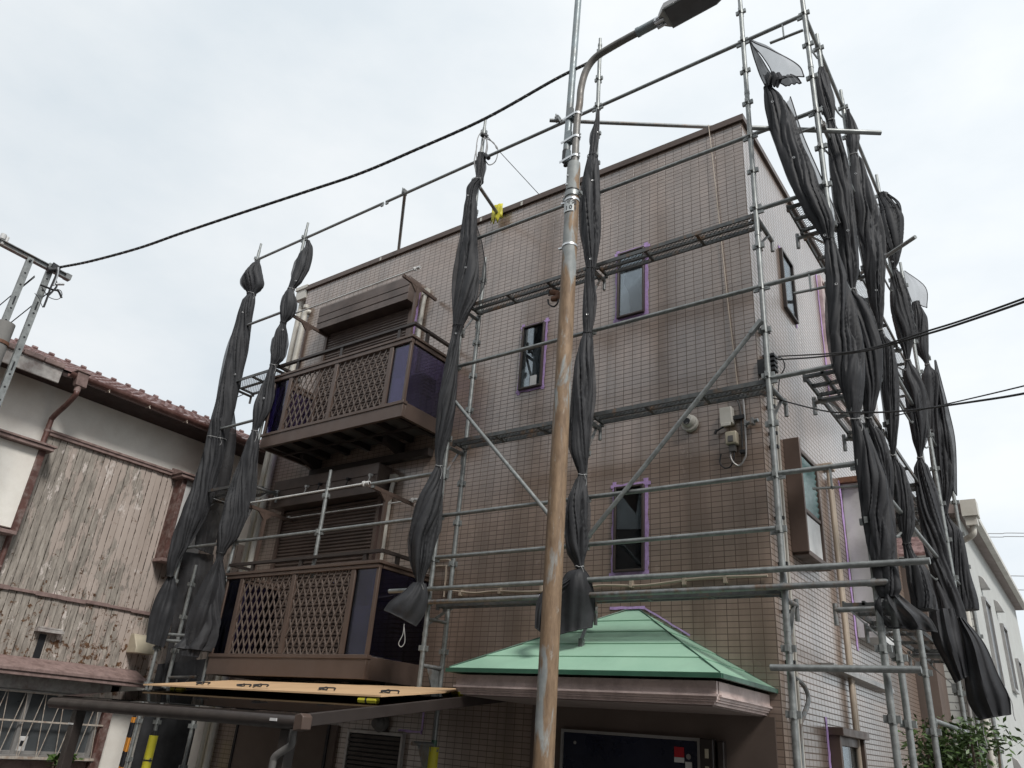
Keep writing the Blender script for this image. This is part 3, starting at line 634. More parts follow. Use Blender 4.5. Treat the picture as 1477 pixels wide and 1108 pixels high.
for a in ((-10.27,6.0,GZ+.004,7.38), (-9.05,6.0,GZ+.004,7.36), (-5.45,6.0,.36,7.75), (-5.42,6.28,GZ+.004,5.62), (-3.64,6.0,.92,8.22), (-1.83,6.0,GZ+.004,8.4),
          (-1.18,6.0,GZ+.004,8.1), (-1.18,6.52,GZ+.004,7.28), (-1.18,7.52,GZ+.004,7.34), (-1.18,9.38,GZ+.004,7.42), (-1.18,10.35,GZ+.004,6.55), (-1.18,11.9,GZ+.004,5.2),
          (-7.36,6.0,1.56,2.90), (-10.27,6.27,GZ+.004,1.94)):
    pole(*a)
def rail(p, q, mat='galv', r=.0213, wedge=True):
    c = MB(); c.tube(p, q, r, 12); d = (V(q)-V(p)).normalized()
    if wedge:
        for e, s in ((V(p), 1), (V(q), -1)): c.bar(e+d*.02*s+V((0,0,.02)), e+d*.02*s-V((0,0,.05)), .02, .05)
    return c.build('rail', M[mat], S)
XA, XB, XC, XD, XE, XF = -10.27, -9.05, -5.45, -3.64, -1.83, -1.18
for xa, xb, z in ((XA,XB,7.05),(XB,-7.25,7.05),(-7.25,XC,7.05),(XC,XD,7.05),(XD,XE,7.05),(XE,XF,7.05),
                  (XA,XB,5.72),(XC,XD,5.72),(XD,XE,5.72),(XE,XF,5.72),(XA,XB,3.92),(XC,XD,3.92),(XD,XE,3.92),(XE,XF,3.92),
                  (XA,XB,2.12),(XB,-7.36,2.12),(-7.36,XC,2.12),(XC,XD,2.12),(XD,XE,2.12),(XE,XF,2.12),(XC,XD,1.67),(XD,XE,1.67),
                  (XE,XF,4.78),(XE,XF,2.98),(XB,-8.0,.36),(-6.6,XC,2.62)):
    rail((xa+.03, 6, z), (xb-.03, 6, z))
rail((-5.98, 5.945, 1.335), (-.80, 5.945, 1.335), 'galv', .0243, False)
rail((XC-.1, 5.95, 1.205), (XF+.1, 5.95, 1.205), 'galv_old', .0243, False)
ys = (6.0, 6.52, 7.52, 9.38, 10.35, 11.9)
for z in (7.05, 5.72, 3.92, 2.12, 1.21):
    for a, b in zip(ys[:-1], ys[1:]):
        if z > 6.6 and b > 11: continue
        rail((XF, a+.03, z), (XF, b-.03, z))
for a, b in ((7.52, 9.38), (9.38, 10.35)): rail((XF, a+.03, .40), (XF, b-.03, .40))
# wall ties and loose crossing tubes
for p, q in (((-1.75, 5.80, 5.62), (-.72, 6.50, 5.62)), ((-1.95, 9.25, 5.64), (-.76, 8.42, 5.62)), ((-4.30, 5.93, 7.11), (-2.62, 7.08, 7.11)),
             ((-6.88, 6.03, 7.08), (-7.93, 7.02, 7.0)), ((XC, 6.02, 6.62), (-5.66, 6.74, 6.70)), ((-1.95, 5.93, .62), (-.95, 5.93, .62))):
    rail(p, q, 'galv_old' if p[2] > 6 else 'galv', .0243, False)
for p in ((-4.19, 5.95, 7.08), (-1.17, 6.17, 5.64), (-6.86, 6.0, 7.07), (XC, 6.0, 6.62), (-1.18, 8.73, 5.64)):
    p = V(p); c = MB(); c.tube(p-V((.028,0,0)), p+V((.028,0,0)), .032, 12).tube(p+V((0,-.028,.03)), p+V((0,.028,.03)), .032, 12).tube(p+V((0,-.045,0)), p+V((0,-.045,.06)), .008, 6).tube(p+V((.02,.03,-.04)), p+V((.02,.03,.05)), .007, 6); c.build('clamp', M['galv_old'], S)
# diagonal braces
for p, q in (((-5.47, 5.955, 3.55), (-3.66, 5.955, 1.62)), ((-1.86, 5.955, 3.52), (-3.62, 5.955, 1.66))):
    c = MB(); c.tube(p, q, .0213, 12); d = (V(q)-V(p)).normalized()
    for e, s in ((V(p), 1), (V(q), -1)): c.bar(e-d*.03*s, e+d*.12*s, .05, .035)
    c.build('brace', M['galv'], S)
# guard-frame flats between the corner poles and along the side
for z in (6.84, 5.52, 3.74, 1.94): 
    c = MB(); c.bar((XE+.28, 6.0, z+.02), (XF-.03, 6.0, z), .03, .012).bar(((XE+XF)/2+.1, 6, z), ((XE+XF)/2+.1, 6, z+.2), .03, .012); c.build('guard_flat', M['galv'], S)
for a, b in zip(ys[:4], ys[1:5]):
    for z in (6.8, 5.45, 3.65, 1.85):
        c = MB(); c.path(smooth([(XF-.02, a+.03, z+.25), (XF-.03, a+.12, z+.15), (XF-.03, a+.3, z+.02), (XF-.03, b-.3, z+.0), (XF-.02, b-.03, z+.1)]), .011, 6); c.build('guard_flat', M['galv'], S)
# cantilever brackets under the decks
def bracket(x, y, z, dx, dy, L):
    c = MB(); d = V((dx, dy, 0)); p = V((x, y, z)); c.tube(p+d*.03, p+d*L, .0213, 12); e = p+d*L
    c.tube(e+V((0,0,.05)), e-V((0,0,.12)), .018, 10); c.bar(p+d*.03-V((0,0,.30)), p+d*(L*.72)-V((0,0,.015)), .03, .012); c.box(p.x+dx*.045-.02, p.x+dx*.045+.02, p.y+dy*.045-.02, p.y+dy*.045+.02, z-.36, z-.27)
    c.build('bracket', M['galv_old'], S)
for z in (4.70, 2.92):
    for x, L in ((XC, .28), (XD, .27), (XE, .45)): bracket(x, 6.0, z, 0, 1, L)
    for y in (6.52, 7.52, 9.38, 10.35): bracket(XF, y, z, -1, 0, .42)
    bracket(XB, 6.0, z, 0, 1, .5); bracket(XA, 6.0, z, 0, 1, .5)
for y in (6.52, 7.52, 9.38): bracket(XF, y, 1.12, -1, 0, .42)
for x in (XD, XE): bracket(x, 6.0, 1.12, 0, 1, .28)
# link frames between the paired poles beside the lower balcony
for z in (.60, -.10):
    c = MB(); c.tube((XC, 6.0, z), (-5.42, 6.28, z), .0213, 10); c.prism([(-5.437, 6.06, z-.02), (-5.437, 6.25, z-.02), (-5.437, 6.25, z-.36)], (.012, 0, 0)); c.build('link_frame', M['galv_old'], S)
c = MB(); c.tube((XC, 6.0, 1.05), (-5.42, 6.28, 1.05), .018, 10).bar((XC, 6.02, 1.0), (-5.42, 6.26, 1.17), .012, .03); c.build('link_frame', M['galv_old'], S)
c = MB(); c.tube((XA, 6.27, .42), (-9.6, 6.27, .44), .018, 10).bar((XA, 6.27, .10), (-9.75, 6.27, .42), .025, .012).bar((-10.05,6.27,.40),(-10.05,6.27,.2),.02,.012); c.build('link_frame', M['galv_old'], S)
for z in (.95, .87): rail((XA, 6.02, z), (-9.75, 6.3, z), 'galv', .0213, False)
# decks: frame of side rails and cross bars with an expanded-metal underside
def deck(x0, x1, y0, y1, z, along='x'):
    c = MB(); h = .042
    if along == 'x':
        c.box(x0, x1, y0, y0+.018, z, z+h).box(x0, x1, y1-.018, y1, z, z+h).box(x0, x1, (y0+y1)/2-.012, (y0+y1)/2+.012, z+.006, z+h-.002)
        n = max(2, round((x1-x0)/.55))
        for k in range(n+1): xx = x0+(x1-x0-.03)*k/n; c.box(xx, xx+.03, y0+.018, y1-.018, z-.002, z+h-.015)
    else:
        c.box(x0, x0+.018, y0, y1, z, z+h).box(x1-.018, x1, y0, y1, z, z+h).box((x0+x1)/2-.012, (x0+x1)/2+.012, y0, y1, z+.006, z+h-.002)
        n = max(2, round((y1-y0)/.55))
        for k in range(n+1): yy = y0+(y1-y0-.03)*k/n; c.box(x0+.018, x1-.018, yy, yy+.03, z-.002, z+h-.015)
    for xx, yy in ((x0, y0), (x1-.03, y0), (x0, y1-.03), (x1-.03, y1-.03)): c.box(xx, xx+.03, yy, yy+.03, z-.03, z-.003)
    o = c.build('deck', M['deck_steel'], S)
    MB().box(x0+.019, x1-.019, y0+.019, y1-.019, z+.030, z+.0305).build('mesh_panel', M['deckmesh'], o)
for z in (4.735, 2.955):
    deck(XC+.05, XD-.03, 6.025, 6.25, z); deck(XD+.03, XE-.03, 6.025, 6.25, z); deck(XA+.05, XB-.03, 6.03, 6.50, z-.02)
    for a, b in zip(ys[:-1], ys[1:]): deck(-1.56, -1.24, a+.06, b-.02, z, 'y')
deck(XC+.05, XD-.03, 6.06, 6.20, 1.175); deck(XD+.03, XE-.03, 6.06, 6.20, 1.175)
for a, b in zip(ys[1:-2], ys[2:-1]): deck(-1.56, -1.24, a+.06, b-.02, 1.155, 'y')
# ------------------------------------------------------------------ gathered mesh sheets
def frame_for(P):
    n = V((P[0], P[1], 0)).normalized(); u = V((n.y, -n.x, 0)); return n, u       # n: away from the lens, u: to the right
def on_plane(px, py, P, n): r = ray(px, py); return r*(P.dot(n)/r.dot(n))
def _later(): pass
def bundle(name_label, P, rows, ties, seed, thick=.62, mat='cloth', eyelets=4, pull=.10, t_root=None):
    r = random.Random(seed); P = V(P); n, u = frame_for(P); Q = P - n*pull
    root = t_root or thing('mesh_sheet', (P.x, P.y, GZ), name_label, 'mesh sheet', 'black mesh sheets gathered and tied to the scaffold poles')
    rows = sorted(rows); ys_ = [a[0] for a in rows]
    def ev(y, k):
        for i in range(len(rows)-1):
            if rows[i][0] <= y <= rows[i+1][0]:
                t = (y-rows[i][0])/(rows[i+1][0]-rows[i][0])
                m0 = 0 if i == 0 else (rows[i+1][k]-rows[i-1][k])/(rows[i+1][0]-rows[i-1][0])*(rows[i+1][0]-rows[i][0])
                m1 = 0 if i+2 >= len(rows) else (rows[i+2][k]-rows[i][k])/(rows[i+2][0]-rows[i][0])*(rows[i+1][0]-rows[i][0])
                h = t*t*(3-2*t); hermite = (2*t**3-3*t*t+1)*rows[i][k]+(t**3-2*t*t+t)*m0+(-2*t**3+3*t*t)*rows[i+1][k]+(t**3-t*t)*m1
                return hermite*.75+((1-h)*rows[i][k]+h*rows[i+1][k])*.25
        return rows[-1][k]
    N = 90; twist = r.choice((-1, 1))*r.uniform(.5, 1.3); mb = MB(); y = ys_[0]; rings = 0; ph = [r.uniform(0, 6.28) for _ in range(8)]; s = 0; cs = []
    step = 2.2
    while True:
        L_, R_ = on_plane(ev(y, 1), y, Q, n), on_plane(ev(y, 2), y, Q, n)
        c_ = (L_+R_)/2; a = max(.012, (R_-L_).length/2); b = min(a*.95, thick*a+.035)
        cs.append((c_, a, b)); s += .025; twr = s*twist
        tw = s*1.1; pr_ = []
        for k in range(N):
            th0 = 6.28318*k/N; th = th0+twr
            k1 = .5+.5*math.sin(s*2.1+ph[3]); f1 = abs(math.sin(1.0*th+ph[0]+math.sin(s*1.9+ph[4])*.7+tw*.35)); f2 = abs(math.sin(2.0*th+ph[1]-math.sin(s*1.5+ph[5])*1.1-tw*.5)); f3 = abs(math.sin(6.5*th+ph[2]+math.sin(s*2.7+ph[6])*1.2+tw))
            pinch = max(0., 1-a/.10)
            crease = (1-f1)**2*(.26+.16*k1)+(1-f2)**4*(.26-.2*k1)+(1-f3)**3*(.02+.2*pinch)
            nn = noise.noise(V((math.cos(th)*1.5+seed*7, math.sin(th)*1.5, s*1.2)))*.26+noise.noise(V((math.cos(th)*4+seed, math.sin(th)*3, s*1.6)))*.06
            cx_, sx_ = math.cos(th), math.sin(th)
            v1 = abs(noise.noise(V((cx_*1.7+seed*3, sx_*1.7, s*.45)))); v2 = abs(noise.noise(V((cx_*3.4-seed, sx_*3.4+5, s*.9+cx_*.4)))); v3 = abs(noise.noise(V((cx_*6+seed, sx_*6+9, s*1.5))))
            crease = crease*.6 + max(0, .16-v1)/.16*.26 + max(0, .13-v2)/.13*.035 + max(0, .10-v3)/.10*.06*pinch
            pr_.append((1.0 - crease + nn, th0))
        ex = max(q*math.cos(t_) for q, t_ in pr_); en = min(q*math.cos(t_) for q, t_ in pr_)
        for q, th in pr_:
            hx = ((q*math.cos(th))-en)/(ex-en)*2-1
            mb.v.append(tuple(c_ + u*(a*hx) - n*(b*q*math.sin(th))))
        rings += 1
        if y >= ys_[-1]: break
        y = min(y+step, ys_[-1])
    mb.f = [(i*N+k, i*N+(k+1) % N, (i+1)*N+(k+1) % N, (i+1)*N+k) for i in range(rings-1) for k in range(N)]
    mb.f.append(tuple(range(N-1, -1, -1))); 
    mb.f.append(tuple(range((rings-1)*N, rings*N)))
    mb.build('gathered_cloth', M[mat], root, ang=60)
    for ty in ties:
        i = min(rings-1, max(0, round((ty-ys_[0])/step))); c_, a, b = cs[i]; t = MB(); pts = []
        for k in range(25):
            th = 6.28318*k/24; pts.append(c_+u*((a*.98+.003)*math.cos(th))-n*((b*.98+.003)*math.sin(th))+V((0,0,.006*math.sin(3*th))))
        t.path(pts, .0045, 6); e = c_-n*(b+.006)+u*(a*.3)
        t.path(smooth([e, e+V((.02,-.01,-.02)), e+u*.03+V((0,0,-.07)), e+u*.02+V((0,0,-.11-r.random()*.08))]), .003, 5)
        t.build('tie_cord', M['cord'] if r.random() < .6 else M['black'], root)
    edges = [ys_[0]] + [t for t in ties if ys_[0]+8 < t < ys_[-1]-8] + [ys_[-1]]
    for a_, b_ in zip(edges[:-1], edges[1:]):
        if b_-a_ < 34: continue
        for side in (-1, 1):
            if r.random() < .42: continue
            Li, Ro = [], []; amp = r.uniform(2, 7)*min(1, (b_-a_)/90); sh = r.uniform(.7, 1.6); t0, t1 = r.uniform(.05, .25), r.uniform(.7, .97)
            for k in range(6):
                t = t0+(t1-t0)*k/5; yy_ = a_+(b_-a_)*t; xl_, xr_ = ev(yy_, 1), ev(yy_, 2); mid_ = (xl_+xr_)/2; e_ = (xl_ if side < 0 else xr_)+side*amp*math.sin(math.pi*((k/5)**sh))*r.uniform(.75, 1.2)
                Li.append((mid_, yy_)); Ro.append((e_, yy_+r.uniform(-2, 2)))
            flap(root, tuple(P), Li, Ro, .02, 'cloth_mid', pull-.01, 8, False, r.random()*9, .008)
    for k in range(max(2, eyelets//2)):
        i = int(rings*(k+.5+r.uniform(-.2, .2))/eyelets); c_, a, b = cs[min(rings-1, i)]; th = r.uniform(.7, 2.4); p = c_+u*(a*.97*math.cos(th))-n*(b*1.0*math.sin(th)+.004)
        t = MB(); d = -n
        t.path([p+V((0,0,1))*(.010*math.sin(q))+u*(.010*math.cos(q)) for q in [6.28318*j/12 for j in range(13)]], .0024, 5); t.build('eyelet', M['ring'], root)
    return root
def flap(root, P, L, R_, bul=.06, mat='cloth_thin', pull=.10, m=14, hem=True, seed=1, fold=.012):
    "a free piece of cloth between two traced edges, bulging towards the street"
    P = V(P); n, u = frame_for(P); Q = P-n*pull; k = len(L); S_ = 6; mb = MB(); rows = 0; Ls = smooth([on_plane(*p, Q, n) for p in L], S_); Rs = smooth([on_plane(*p, Q, n) for p in R_], S_)
    for i, (a, b) in enumerate(zip(Ls, Rs)):
        v_ = i/(len(Ls)-1)
        for j in range(m+1):
            t = j/m; p = a.lerp(b, t); w_ = math.sin(math.pi*t)*(.35+.65*math.sin(math.pi*min(1, v_*1.05)))
            p = p - n*(bul*w_) - n*(fold*math.sin(t*19+seed+v_*2)*math.sin(math.pi*t)**.5) - n*(.03*noise.noise(p*4))
            mb.v.append(tuple(p))
        rows += 1
    W = m+1; mb.f = [(i*W+j, i*W+j+1, (i+1)*W+j+1, (i+1)*W+j) for i in range(rows-1) for j in range(m)]
    o = mb.build('loose_cloth', M[mat], root, ang=60, recalc=False)
    if hem:
        for side in (0, m):
            t = MB().path([V(mb.v[i*W+side]) for i in range(rows)], .006, 6); t.build('hem', M['cloth'], o)
        MB().path([V(mb.v[(rows-1)*W+j]) for j in range(W)], .006, 6).build('hem', M['cloth'], o)
    return o
PB1 = (XA, 6.0, 0)
b = bundle('black mesh sheet tied to the leftmost scaffold pole, beside the old wooden house', PB1,
  [(376,369,375),(385,361,378),(400,350,381),(412,348,380),(425,356,369),(435,349,368),(460,341,364),(500,330,359),(540,321,350),(580,311,341),(610,303,334),(640,296,326),(660,291,322),(700,278,310),(740,262,296),(780,247,276),(815,240,256),(832,240,250)], [425, 634, 831], 11, thick=.5)
flap(b, PB1, [(330,548),(318,590),(303,640),(292,700),(281,790)], [(333,548),(337,590),(340,640),(326,720),(306,800)], .05, 'cloth_mid', -.25, seed=3)
flap(b, PB1, [(243,831),(226,860),(216,890),(211,926)], [(251,831),(256,860),(248,895),(236,934)], .07, 'cloth', .06, seed=5)
flap(b, PB1, [(262,796),(254,860),(245,920),(232,992)], [(308,800),(300,860),(285,920),(283,985)], .02, 'cloth_mid', -.35, seed=9)
flap(b, PB1, [(228,958),(215,1010),(200,1060),(187,1112)], [(300,950),(290,1010),(280,1060),(268,1112)], .02, 'cloth', -.6, seed=2, hem=False)
PB2 = (XB, 6.0, 0)
b = bundle('black mesh sheet twisted round the second scaffold pole, left of the balconies', PB2,
  [(347,441,447),(356,440,451),(368,431,451),(385,426,447),(405,419,436),(417,415,425),(425,410,426),(440,405,428),(455,404,423),(466,404,413),(480,397,415),(500,392,413),(515,390,410),(528,389,399),(545,383,396),(565,374,394),(590,365,390),(610,364,378),(621,363,372),(640,355,374),(670,345,370),(700,334,366),(740,322,358),(770,313,346),(795,312,327),(806,311,322),(830,304,326),(870,291,326),(900,280,322),(925,262,318),(938,250,312)], [417, 466, 528, 621, 799], 23, thick=.5, eyelets=6)
flap(b, PB2, [(313,806),(290,845),(273,885),(262,945)], [(318,806),(316,850),(303,900),(286,948)], .10, 'cloth_mid', .16, seed=7)
PB3 = (XC, 6.0, 0)
b = bundle('black mesh sheet on the pole right of the balconies, loose corner hanging at its foot', PB3,
  [(222,689,701),(240,687,700),(256,686,698),(262,680,697),(272,673,690),(285,672,687),(300,669,688),(330,666,688),(370,662,690),(400,659,691),(430,655,688),(455,653,676),(472,653,668),(485,651,664),(510,645,662),(545,638,660),(580,632,658),(620,628,652),(655,627,641),(672,628,638),(690,619,640),(720,603,637),(750,595,634),(780,591,628),(810,594,622),(835,600,612),(845,601,611)], [262, 471, 672, 843], 31, eyelets=6)
flap(b, PB3, [(686,330),(687,370),(686,410),(670,455)], [(688,325),(697,360),(700,405),(678,450)], .04, 'cloth_thin', .04, seed=4)
flap(b, PB3, [(597,840),(580,856),(563,868),(554,880)], [(614,842),(617,862),(612,885),(600,903)], .09, 'cloth', .12, seed=8)
c = MB(); n_, u_ = frame_for(V(PB3)); q = V(PB3)-n_*.14
c.path(smooth([on_plane(x_, y_, q, n_) for x_, y_ in ((583,900),(581,915),(575,928),(579,933),(584,925),(583,905))]), .004, 5).build('cord_loop', M['cord'], b)
PB4 = (XD, 6.0, 0)
b = bundle('black mesh sheet on the scaffold pole immediately right of the street lamp post', PB4,
  [(158,861,865),(175,858,865),(200,852,864),(222,849,861),(230,846,863),(250,842,865),(290,839,866),(330,838,867),(360,841,864),(385,845,860),(395,844,858),(430,841,857),(460,840,856),(480,841,854),(495,836,856),(530,828,856),(570,826,855),(620,824,851),(655,824,849),(685,834,846),(695,829,847),(725,818,848),(760,815,847),(795,817,846),(815,828,842),(822,832,842)], [226, 388, 481, 686, 819], 47, eyelets=8)
flap(b, PB4, [(834,821),(815,830),(805,865),(806,915)], [(842,821),(851,835),(858,868),(854,905)], .12, 'cloth', .08, seed=6)
flap(b, PB4, [(832,826),(812,838),(790,848),(775,868),(772,905)], [(836,828),(822,846),(804,862),(790,880),(784,915)], .05, 'cloth', .12, seed=12)
PB5 = (-1.45, 5.94, 0)
b = bundle('large black mesh sheet sweeping across the near corner of the scaffold, with a see-through top', PB5,
  [(122,1103,1113),(128,1102,1114),(150,1103,1134),(180,1110,1148),(210,1120,1156),(240,1131,1170),(270,1143,1181),(300,1158,1195),(325,1175,1204),(345,1188,1203),(360,1189,1208),(400,1191,1221),(450,1194,1236),(500,1198,1246),(540,1205,1248),(580,1219,1245),(606,1227,1241),(625,1229,1253),(660,1232,1266),(700,1237,1280),(740,1242,1286),(780,1249,1291),(810,1256,1292),(850,1262,1300),(862,1268,1296)], [126, 347, 606], 53, thick=.5, pull=.02, eyelets=9)
flap(b, PB5, [(1081,60),(1088,85),(1096,108),(1103,124)], [(1082,60),(1098,84),(1112,105),(1122,118)], .06, 'cloth_mid', .02, seed=2, fold=.006)
flap(b, PB5, [(1081,60),(1100,82),(1112,100),(1112,122)], [(1083,59),(1125,78),(1152,96),(1160,112)], .10, 'cloth_pale', .06, seed=2, fold=.004)
flap(b, PB5, [(1101,108),(1104,116),(1107,126)], [(1124,104),(1128,114),(1122,128)], .06, 'cloth', .06, seed=15, fold=.02)
flap(b, PB5, [(1118,118),(1126,122),(1134,126)], [(1140,108),(1150,113),(1156,120)], .04, 'cloth_mid', .06, seed=5)
flap(b, PB5, [(1130,165),(1142,220),(1160,270),(1188,330)], [(1140,140),(1160,200),(1190,268),(1212,322)], .05, 'cloth_thin', .0, seed=3)
flap(b, PB5, [(1268,858),(1262,872),(1268,890),(1282,905)], [(1297,858),(1318,876),(1340,892),(1352,912)], .10, 'cloth_mid', .02, m=22, seed=13, fold=.03)
sidepoles = (
 (6.52, 'narrow black mesh sheet on the first side scaffold pole behind the large corner sheet', [(98,1181,1188),(115,1178,1194),(150,1182,1201),(170,1190,1204),(178,1194,1204),(200,1196,1212),(240,1200,1222),(290,1206,1229),(340,1211,1234),(390,1215,1237),(420,1222,1235),(440,1228,1250),(470,1236,1262),(510,1244,1271),(550,1247,1270),(590,1247,1262),(606,1249,1258),(630,1254,1274),(670,1262,1283),(720,1270,1286),(760,1276,1290)], [174, 420, 604], 61),
 (7.52, 'wide black mesh sheet on the second side scaffold pole, widest near the roof height', [(158,1221,1225),(180,1223,1233),(205,1224,1238),(223,1226,1237),(235,1226,1245),(280,1229,1256),(330,1240,1268),(380,1248,1273),(430,1255,1274),(465,1263,1274),(480,1266,1274),(500,1272,1287),(550,1275,1295),(600,1281,1296),(640,1284,1293),(658,1285,1292),(680,1286,1304),(720,1293,1315),(760,1299,1318),(785,1302,1314),(830,1310,1335),(880,1318,1350)], [224, 478, 657, 784], 67),
 (9.38, 'black mesh sheet on the third side scaffold pole, crumpled into a knot at its top', [(280,1267,1280),(295,1268,1290),(305,1269,1298),(320,1271,1301),(350,1276,1300),(375,1284,1297),(388,1288,1293),(400,1284,1302),(440,1287,1312),(480,1295,1318),(510,1303,1314),(520,1306,1313),(540,1305,1325),(580,1309,1334),(630,1317,1334),(660,1323,1331),(675,1320,1338),(720,1325,1352),(780,1334,1362),(830,1345,1372),(900,1358,1392)], [306, 388, 519, 661], 71),
 (10.9, 'black mesh sheet farthest back on the side scaffold, nearest the white stuccoed house', [(436,1316,1326),(460,1317,1336),(500,1320,1338),(526,1334,1341),(545,1330,1352),(600,1336,1358),(650,1343,1368),(700,1350,1374),(735,1359,1368),(745,1360,1369),(770,1364,1386),(820,1372,1396),(880,1382,1410)], [527, 741], 79))
for y_, lab, rows, ties, sd_ in sidepoles:
    rows = [(a_, (b_+c_)/2-(c_-b_)*(.62 if not any(abs(a_-t_) < 14 for t_ in ties) else .5), (b_+c_)/2+(c_-b_)*(.60 if not any(abs(a_-t_) < 14 for t_ in ties) else .5)) for a_, b_, c_ in rows]
    b = bundle(lab, (XF+.05, y_, 0), rows, ties, sd_, thick=.6, pull=.03, eyelets=4)
    PP = (XF+.05, y_, 0)
    if y_ == 9.38: flap(b, PP, [(1279,282),(1290,290),(1297,300)], [(1282,281),(1298,295),(1301,318)], .03, 'cloth_mid', .05)
    if y_ == 10.9:
        flap(b, PP, [(1303,392),(1308,415),(1316,438)], [(1305,390),(1335,415),(1337,444)], .08, 'cloth_pale', .03)
        flap(b, PP, [(1348,520),(1352,580),(1360,640),(1370,700)], [(1350,520),(1368,590),(1378,640),(1380,715)], .08, 'cloth_mid', .03)
# big sheet end blowing out low on the right
b = thing('mesh_sheet', (-.9, 8.4, GZ), 'loose black sheet end blown out low in front of the white stuccoed house', 'mesh sheet', 'black mesh sheets gathered and tied to the scaffold poles')
flap(b, (-1.05, 8.2, 0), [(1378,890),(1386,930),(1393,990),(1398,1015),(1413,1038)], [(1390,892),(1420,930),(1440,975),(1455,1005),(1458,1030)], .12, 'cloth', .0, m=18, seed=4, fold=.02)
flap(b, (-1.05, 8.2, 0), [(1340,880),(1345,920),(1360,950),(1378,985)], [(1375,878),(1385,915),(1392,950),(1396,975)], .10, 'cloth', .05, m=14, seed=9, fold=.02)
c = MB(); n_, u_ = frame_for(V((-1.05, 8.2, 0))); q = V((-1.05, 8.2, 0))
for pts in (((1455,1003),(1460,1015),(1462,1030),(1465,1040)), ((1402,1020),(1406,1050),(1411,1080)), ((1417,1035),(1419,1058),(1424,1076))):
    c.path(smooth([on_plane(x_, y_, q, n_) for x_, y_ in pts]), .004, 5)
c.build('cord', M['cord'], b)
# rope coil and wire at the top of the middle pole
c = thing('rope_coil', (XC, 5.95, 6.9), 'grey rope coiled over the top of the scaffold pole right of the balconies', 'rope')
n_, u_ = frame_for(V((XC, 6, 0))); q = V((XC, 6, 0))-n_*.08; mb = MB()
for pts in (((696,188),(689,200),(687,225),(692,240),(699,225),(702,205),(697,192)), ((700,195),(693,215),(690,238),(697,232),(703,215),(702,200)), ((703,197),(710,205),(718,215),(715,232),(706,238),(700,232)), ((688,210),(684,235),(690,252),(698,244)), ((702,200),(712,206),(716,214))):
    mb.path(smooth([on_plane(x_, y_, q+u_*0-n_*rnd.uniform(0,.04), n_) for x_, y_ in pts]), .0075, 6)
mb.build('rope', M['cord'], c); MB().tube(on_plane(695,194,q,n_), on_plane(703,198,q,n_), .035, 10).build('knot', M['black'], c)
c = thing('stay_wire', (XC, 6, 7.0), 'thin dark stay wire from the rope coil down to the roof edge', 'wire'); MB().path([on_plane(716,214,q,n_), V((-5.02, 6.95, 6.84))], .005, 6).build('wire', M['black'], c)
MB().tube((XC+.13,5.93,7.02),(XC+.20,5.93,6.93),.03,10).build('clamp', M['black'], c)
# yellow cloth protecting the parapet under the tie tube
c = thing('padding_cloth', (-5.66, 6.74, 6.5), 'torn yellow padding cloth wrapped where a tube meets the roof edge', 'cloth')
mb = MB(); r = random.Random(3); k_ = 9
for i in range(k_):
    for j in range(6): mb.v.append((-5.76+.20*i/(k_-1)+r.uniform(-.008,.008), 6.70-.035*math.sin(3.1*i/(k_-1))+r.uniform(-.012,.012), 6.83-.27*j/5*(1-.25*math.sin(i*1.9))+r.uniform(-.01,.01)))
mb.f = [(i*6+j, i*6+j+1, (i+1)*6+j+1, (i+1)*6+j) for i in range(k_-1) for j in range(5)]
o = mb.build('cloth', M['yellow'], c, recalc=False, ang=20); sl = o.modifiers.new('s', 'SOLIDIFY'); sl.thickness = .012
# rust-coloured bundle with a hook by the street lamp
p = atY(800, 426, 6.15); c = thing('hanging_bundle', (p.x, p.y, p.z-.1), 'small rust-brown bundle with a black hook under the upper deck beside the lamp post', 'bundle')
mb = MB(); mb.path(smooth([p+V((-.045,0,.05)), p+V((0,-.01,.03)), p+V((.05,0,.0)), p+V((.03,0,-.05)), p+V((-.03,0,-.04))]), .034, 10); o = mb.build('cover', M['rust'], c)
mb = MB().path(smooth([p+V((-.09,0,-.03)), p+V((-.07,0,-.10)), p+V((0,0,-.15)), p+V((.05,0,-.11)), p+V((.05,0,-.05))]), .010, 6).path([p+V((-.08,0,.10)), p+V((-.08,0,.02)), p+V((-.04,0,.02))], .009, 6); mb.build('hook', M['black'], c)
# ------------------------------------------------------------------ street lamp
LX, LY = -3.155, 4.8
L = thing('street_lamp', (LX, LY, GZ), 'tall street lamp with a rust-streaked pole, curved arm and flat lamp head', 'street lamp')
mb = MB(); N = 32; hs = [GZ, 0, 2, 4.0, 4.98, 5.04]; rs = [.078, .0725, .069, .066, .064, .060]
mb.path([(LX, LY, h) for h in hs], rs, N); mb.build('pole', M['rustpole'], L)
arm = [(LX+.01, LY, 4.99), (LX+.01, LY, 5.55), (LX+.03, LY, 5.80)] + [tuple(atY(x_, y_, LY-d_)) for x_, y_, d_ in ((838,128,0),(845,103,.0),(858,84,.0),(880,69,0),(905,55,0),(926,44,0),(940,37,0))]
ap = smooth(arm, 8); mb = MB().path(ap, .036, 16); mb.build('arm', M['arm_paint'], L)
mb = MB(); e0, e1 = atY(920, 47, LY), atY(946, 33, LY); mb.tube(e0, e1, .046, 16).tube(e0-(e1-e0).normalized()*.01, e0+(e1-e0).normalized()*.02, .049, 16); mb.build('sleeve', M['pole_paint'], L)
